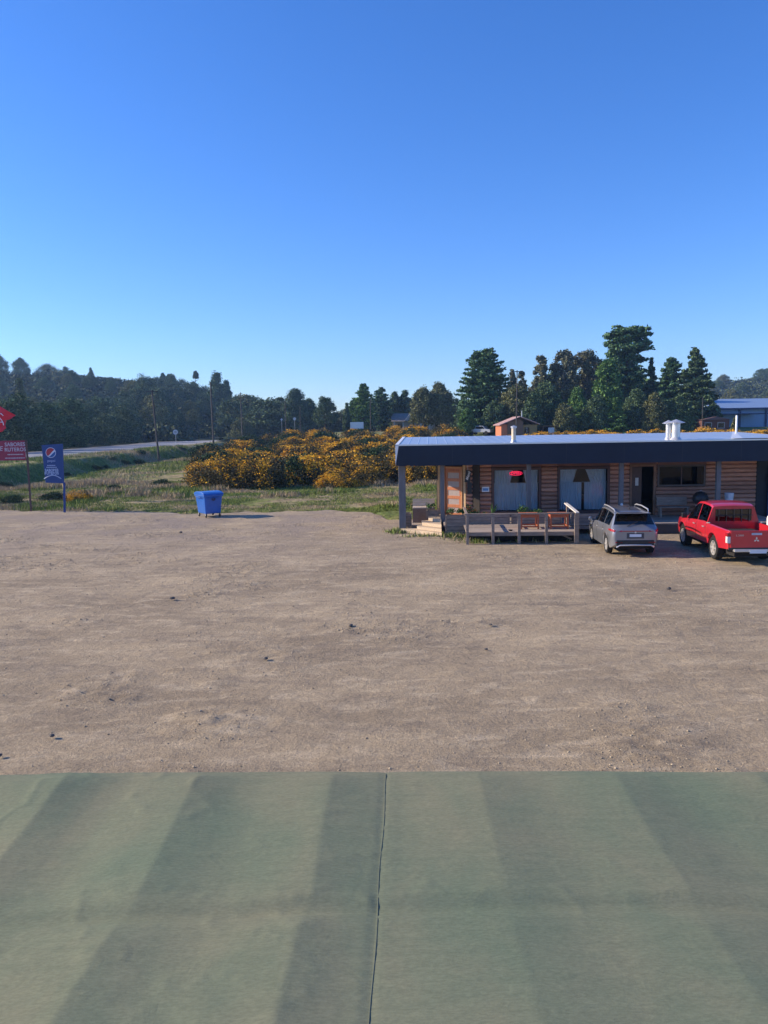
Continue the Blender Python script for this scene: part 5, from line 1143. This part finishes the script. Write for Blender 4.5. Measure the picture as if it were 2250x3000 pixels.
# ------------------------------------------------------------------ background buildings
def at(px, y): x_ = float(DP(px, 1250, y)[0]); return x_, float(terrain(x_, y))
y0 = 138.; xa, gz = at(1467, y0); gz = 1.9
hb = empty('brown_house', (xa, y0, gz)); tag(hb, 'small brown house with a pinkish metal roof and orange sunlit end wall', 'house')
HW = mat('brown_house_boards', (.16, .10, .065), .8, var=.25, scale=3, stretch=(6, 6, 1)); OW = mat('orange_house_boards', (.50, .17, .08), .7, var=.2, scale=3, stretch=(6, 6, 1)); YW = mat('ochre_house_boards', (.26, .19, .08), .8, var=.2)
PR = mat('pink_metal_roof', (.55, .36, .34), .5, metal=.2, var=.12, scale=1)
MB().prism([(1.2, 0), (4.0, 0), (4.0, 3.0), (3.3, 3.5), (1.2, 3.0)], .0, 7).build('wall', HW, parent=hb)
MB().box(.1, 1.19, .1, 7, 0, 2.6).build('porch_wall', OW, parent=hb)
MB().box(4.01, 6.6, .5, 6, 0, 2.5).build('side_wing', YW, parent=hb)
b = MB().add([(-.3, -.6, 2.55), (3.4, -.6, 4.0), (3.4, 7.5, 4.0), (-.3, 7.5, 2.55), (-.3, -.6, 2.43), (3.4, -.6, 3.88), (3.4, 7.5, 3.88), (-.3, 7.5, 2.43)], [(0, 1, 2, 3), (4, 7, 6, 5), (0, 4, 5, 1), (0, 3, 7, 4)])
b.add([(3.4, -.6, 4.0), (7.0, -.2, 2.6), (7.0, 7.0, 2.6), (3.4, 7.5, 4.0), (3.4, -.6, 3.88), (7.0, -.2, 2.48), (7., 7., 2.48), (3.4, 7.5, 3.88)], [(0, 1, 2, 3), (4, 7, 6, 5), (0, 4, 5, 1)]); rf = b.build('roof', PR, parent=hb)
MB().lathe([(.09, 3.6), (.09, 4.9), (.16, 4.95), (.0, 5.05)], (4.1, 2.0, 0), 10).build('chimney', STEEL, parent=rf)
for x_ in (1.9, 4.3): w__ = MB().box(x_, x_+.9, -.03 if x_ < 4 else .46, .0 if x_ < 4 else .5, 1.0, 2.0).build('window', DGLASS, parent=hb); MB().box(x_+.43, x_+.47, -.05 if x_ < 4 else .44, -.032 if x_ < 4 else .458, 1.0, 2.0).build('mullion', WHITEP, parent=w__)
xa, gz = at(1590, 139); sh = empty('open_shed', (xa, 139., 1.9)); tag(sh, 'dark open shed with a white panel right of the brown house', 'shed')
MB().box(0, 2.6, 2.4, 2.5, 0, 2.1).build('wall', DARK, parent=sh); MB().box(-.1, 2.8, -.2, 2.6, 2.12, 2.2).build('roof', HW, parent=sh); MB().box(1.0, 2.1, 0, .06, .2, 1.9).build('white_panel', mat('panel_white', (.55, .58, .62), .6), parent=sh)
for x_ in (0, 2.5): MB().box(x_, x_+.1, -.1, .0, 0, 2.11).build('post', HW, parent=sh)
xa, gz = at(1152, 212); wh = empty('white_house', (xa, 212., gz)); tag(wh, 'pale long house with a columned porch half hidden behind the rounded trees', 'house')
WW = mat('white_house_wall', (.55, .50, .46), .8, var=.08); GRF = mat('grey_house_roof', (.22, .19, .17), .7, var=.2, scale=1)
MB().box(0, 14.5, .0, 7, 0, 2.8).build('wall', WW, parent=wh)
MB().add([(-.5, -1.8, 2.7), (15, -1.8, 2.7), (15, 3.5, 4.9), (-.5, 3.5, 4.9), (15, 8, 2.7), (-.5, 8, 2.7)], [(0, 1, 2, 3), (3, 2, 4, 5), (0, 3, 5), (1, 4, 2)]).build('roof', GRF, parent=wh)
MB().prism([(3.0, 2.81), (6.4, 2.81), (4.7, 4.9)], -1.9, -.2).build('gable', WW, parent=wh)
for x_ in np.arange(.2, 14.6, 2.4): MB().box(x_, x_+.18, -1.6, -1.42, 0, 2.72).build('column', WHITEP, parent=wh)
for x_ in (1.2, 4.5, 8.0, 11.5): MB().box(x_, x_+1.3, -.05, -.004, .9, 2.2).build('window', DGLASS, parent=wh)
xa, gz = at(1026, 198); tr_ = empty('white_trailer', (xa, 198., gz)); tag(tr_, 'white box trailer parked below the low light green tree', 'trailer')
MB().box(0, 3.4, 0, 2.2, .9, 2.6).build('box_body', WHITEP, parent=tr_, bevel=.08)
for x_ in (.9, 2.3): MB().lathe([(0, -.02), (.4, -.02), (.42, .2), (0, .2)], (x_, 0, .42), 14, 'y').build('wheel', RUB, parent=tr_)
xa, gz = at(1408, 149); fc = empty('distant_pickup', (xa, 149., gz+.25), R_(-35)); tag(fc, 'silver pickup parked left of the brown house beyond the gorse', 'pickup')
SIL = mat('silver_car_paint', (.48, .50, .52), .35, metal=.5, var=.05)
MB().prism([(-2.5, .45), (2.5, .45), (2.5, .95), (1.5, 1.1), (.9, 1.7), (-.6, 1.7), (-.9, 1.1), (-2.5, 1.05)], -.85, .85).build('body', SIL, parent=fc, bevel=.06)
MB().prism([(1.35, 1.12), (.82, 1.62), (-.55, 1.62), (-.75, 1.12)], -.865, .865).build('side_window', DGLASS, parent=fc)
for x_ in (-1.5, 1.6):
    for s_ in (-1, 1): MB().lathe([(0, s_*.87), (.33, s_*.88), (.37, s_*.84), (.37, s_*.65), (0, s_*.65)], (x_, 0, .37), 16, 'y').build('wheel', RUB, parent=fc)
y0 = 172.; xa, gz = at(2092, y0); wa = empty('blue_warehouse', (xa, y0, gz)); tag(wa, 'large light blue metal warehouse with dark frame posts at the right edge', 'warehouse')
BWL = mat('light_blue_sheet_wall', (.22, .33, .48), .55, var=.08, scale=1, stretch=(8, 1, .3)); DBL = mat('dark_blue_frame', (.015, .04, .12), .5, var=.1); BRF = mat('blue_metal_roof', (.26, .36, .52), .45, metal=.3, var=.1)
zt = float(DP(2150, 1196, y0)[2])-gz; zr = float(DP(2200, 1178, y0+8)[2])-gz
MB().box(0, 40, 0, .2, 0, zt).build('wall', BWL, parent=wa); MB().box(0, .2, .2, 22, 0, zt).build('side_wall', BWL, parent=wa)
MB().add([(-.5, -.8, zt+.05), (41, -.8, zt+.05), (41, 11, zr+.9), (-.5, 11, zr+.9), (41, 23, zt), (-.5, 23, zt)], [(0, 1, 2, 3), (3, 2, 4, 5), (0, 3, 5), (1, 4, 2)]).build('roof', BRF, parent=wa)
for px in (2166, 2243, 2330): x_ = float(DP(px, 1240, y0)[0])-xa; MB().box(x_-.2, x_+.2, -.25, -.02, 0, zt).build('frame_post', DBL, parent=wa)
zg = float(DP(2200, 1212, y0)[2])-gz; MB().box(0, 40, -.12, -.01, zg-.12, zg+.12).build('girt', DBL, parent=wa); MB().box(-.5, 41, -.85, -.4, zt-.3, zt+.04).build('eave_beam', DBL, parent=wa)
MB().box(0, 8.5, -3, -.3, zg-.1, zg+.1).build('lean_to_roof', DBL, parent=wa)
xa, gz = at(2058, 150); bs2 = empty('brown_shed', (xa, 150., 2.2)); tag(bs2, 'dark red brown shed with pale window frames left of the blue warehouse', 'shed')
SHM = mat('red_brown_shed', (.11, .045, .04), .8, var=.2)
MB().box(.0, 5.2, 0, 4, 0, 2.5).build('wall', SHM, parent=bs2); MB().add([(-.3, -.5, 2.5), (2.5, -.5, 3.1), (5.5, -.5, 2.5), (-.3, 4.5, 2.5), (2.5, 4.5, 3.1), (5.5, 4.5, 2.5)], [(0, 1, 4, 3), (1, 2, 5, 4), (0, 2, 1), (3, 4, 5)]).build('roof', mat('shed_roof', (.13, .08, .08), .7), parent=bs2)
for x_ in (.5, 3.0): w__ = frame('window', x_, x_+1.2, .9, 1.9, 0, .1, .05, mat('pale_shed_frame', (.42, .40, .42), .7), parent=bs2); MB().box(x_, x_+1.2, -.02, -.004, .9, 1.9).build('pane', DGLASS, parent=w__)

# ------------------------------------------------------------------ awning in the foreground
def awning_mat():
    m = bpy.data.materials.new('dusty_green_awning'); m.use_nodes = True; t = m.node_tree; N = t.nodes; L = t.links; b = N['Principled BSDF']
    b.inputs['Roughness'].default_value = .9; b.inputs['Specular IOR Level'].default_value = .15
    tc = N.new('ShaderNodeTexCoord')
    def noise(sc, st=(1, 1, 1), d=6, ro=.6, di=0.):
        mp = N.new('ShaderNodeMapping'); mp.inputs['Scale'].default_value = st; L.new(tc.outputs['Object'], mp.inputs['Vector']); n = N.new('ShaderNodeTexNoise'); n.inputs['Scale'].default_value = sc; n.inputs['Detail'].default_value = d; n.inputs['Roughness'].default_value = ro; n.inputs['Distortion'].default_value = di; L.new(mp.outputs[0], n.inputs['Vector']); return n.outputs['Fac']
    def ramp(f, els):
        r = N.new('ShaderNodeValToRGB'); r.color_ramp.elements[0].position = els[0][0]; r.color_ramp.elements[0].color = (*els[0][1], 1); r.color_ramp.elements[1].position = els[-1][0]; r.color_ramp.elements[1].color = (*els[-1][1], 1)
        L.new(f, r.inputs['Fac']); return r.outputs[0]
    dust = ramp(noise(1.6, (1.2, .8, 1), 8, .6, .3), [(.32, (.148, .182, .120)), (.65, (.202, .203, .132))])
    s1 = ramp(noise(9, (.5, 3.5, 1), 6, .7), [(.35, (.93, .95, .95)), (.65, (1.06, 1.05, 1.04))])
    s2 = ramp(noise(140, (.35, 1, 1), 2), [(.3, (.88, .88, .88)), (.7, (1.1, 1.1, 1.1))])
    a = N.new('ShaderNodeMixRGB'); a.blend_type = 'MULTIPLY'; a.inputs[0].default_value = 1; L.new(dust, a.inputs[1]); L.new(s1, a.inputs[2])
    c = N.new('ShaderNodeMixRGB'); c.blend_type = 'MULTIPLY'; c.inputs[0].default_value = 1; L.new(a.outputs[0], c.inputs[1]); L.new(s2, c.inputs[2])
    L.new(c.outputs[0], b.inputs['Base Color'])
    b1 = N.new('ShaderNodeBump'); b1.inputs['Distance'].default_value = .004; b1.inputs['Strength'].default_value = .6; L.new(noise(7, (1, 1.6, 1), 5, .55, 1.2), b1.inputs['Height'])
    b2 = N.new('ShaderNodeBump'); b2.inputs['Distance'].default_value = .0006; b2.inputs['Strength'].default_value = .6; L.new(noise(220, (.5, 1, 1), 2), b2.inputs['Height']); L.new(b1.outputs[0], b2.inputs['Normal'])
    L.new(b2.outputs[0], b.inputs['Normal']); return m
AW = awning_mat()
aw = empty('awning', (0, 2.2, 0)); tag(aw, 'dusty green fabric awning stretched over beams in the foreground', 'awning')
AZ = 3.0
folds = np.array([-4.0, -3.35, -2.72, -2.10, -1.485, -.872, -.253, .412, 1.03, 1.66, 2.3, 2.9, 3.5, 4.1])
xs_ = np.unique(np.concatenate([np.arange(-3.6, 3.61, .012), [-.012, .012]])); ys_ = np.arange(.3, 3.47, .02)
X, Y = np.meshgrid(xs_, ys_)
Yc = 2.405+.012*np.sin(X*2.1)
Xf = X+.018*vnoise(Y, Y*0, 1.6, 4)+.02*sstep(.04, -.04, Y-Yc)+(.05+.05*sstep(-.2, -1.6, X))*np.clip(Yc-Y, 0, 2)*np.interp(X, [-.2, .5], [1, -.6])
k = np.clip(np.searchsorted(folds, Xf)-1, 0, len(folds)-2); t = (Xf-folds[k])/(folds[k+1]-folds[k])
drop = sstep(0, .13, t); saw = t*.030-.030*0+(-1)*0
prof = .045*t-.045*(1-drop)*0
# steep drop just right of each fold, slow rise towards the next one
prof = .026*np.clip(1-t/.50, 0, 1)**1.3+.026*np.clip((t-.30)/.70, 0, 1)**1.25
amp = (1-.75*np.exp(-((Y-Yc)/.07)**2))*sstep(3.47, 3.30, Y)*(.75+.5*vnoise(X, Y, .7, 8))*np.interp(X, [-3, -.3, .1, .41, .8, 1.2, 3], [1.5, 1.1, .7, .7, .7, .85, .85])
Z = AZ+prof*amp-.009*np.exp(-((Y-Yc)/.035)**2)+.006*np.exp(-((Y-Yc-.05)/.05)**2)+.006*fbm(X, Y, 1.6, 3, 70)
wr_ = np.clip(1-np.abs(fbm(X*.9+Y*.5, Y*1.6, 2.6, 3, 120))*9, 0, 1)**2*sstep(-.02, .22, vnoise(X, Y, 1.3, 121))
wr2 = np.clip(1-np.abs(fbm(X*.6, Y*3.2, 2.2, 3, 130))*8, 0, 1)**2*np.exp(-((X+.12)/.22)**2)
Z += .0035*wr_+.004*wr2
Z -= .003*np.exp(-((X+.012)/.02)**2)+.017*X**2*sstep(3.45, 2.9, Y)
Z = Z-.02*sstep(3.42, 3.47, Y)
Ysh = Y-.033*X*sstep(2.4, 3.4, Y)-.006*X**2*sstep(2.4, 3.4, Y)
Xsh = X-.035*np.clip(3.45-Y, 0, 3)*np.exp(-(X/.3)**2)
V = np.stack([Xsh, Ysh-2.2, Z], -1).reshape(-1, 3)
o = link_mesh('canopy', np_mesh('canopy', V, grid_faces(len(ys_), len(xs_)), [AW], None, True), aw); so_ = o.modifiers.new('s', 'SOLIDIFY'); so_.thickness = .003; so_.offset = -1
sx_ = lambda y, off: off-.035*max(0, 3.45-y)
for off, dz, r in ((-.008, .0124, .0016),):
    MB().tube([(sx_(y, off)+.003*math.sin(y*9), y-2.2, AZ+dz+float(np.interp(y, ys_, Z[:, np.argmin(abs(xs_-off))]))-AZ-.012) for y in np.arange(.4, 3.44, .05)], r, 6).build('seam', mat('seam_welt', (.10, .115, .085), .8, var=.15), parent=aw, smooth=True)
GP = mat('painted_steel_frame', (.2, .21, .2), .5, var=.1)
for y in (1.0, 2.405, 3.40): MB().tube([(-3.6, y-2.2-.033*-3.6*(y > 3), AZ-.05-.24*(y < 3)), (3.6, y-2.2-.033*3.6*(y > 3), AZ-.05-.24*(y < 3))], .025, 8).build('beam', GP, parent=aw)
for x_ in (-3.5, 0, 3.5): MB().tube([(x_, 1.18, -.1), (x_, 1.18, AZ-.09)], .035, 8).build('post', GP, parent=aw)

# ------------------------------------------------------------------ haze
HZ = bpy.data.materials.new('haze'); HZ.use_nodes = True; nt2 = HZ.node_tree; nt2.nodes.remove(nt2.nodes['Principled BSDF'])
pv = nt2.nodes.new('ShaderNodeVolumePrincipled'); pv.inputs['Color'].default_value = (.40, .64, 1, 1); pv.inputs['Density'].default_value = .00028; pv.inputs['Anisotropy'].default_value = .3
nt2.links.new(pv.outputs[0], nt2.nodes['Material Output'].inputs['Volume'])
hz = MB().box(-930, 930, -90, 1020, -3, 76).build('haze', HZ); tag(hz, kind='stuff', label='thin bluish haze filling the air over the whole field', cat='haze')
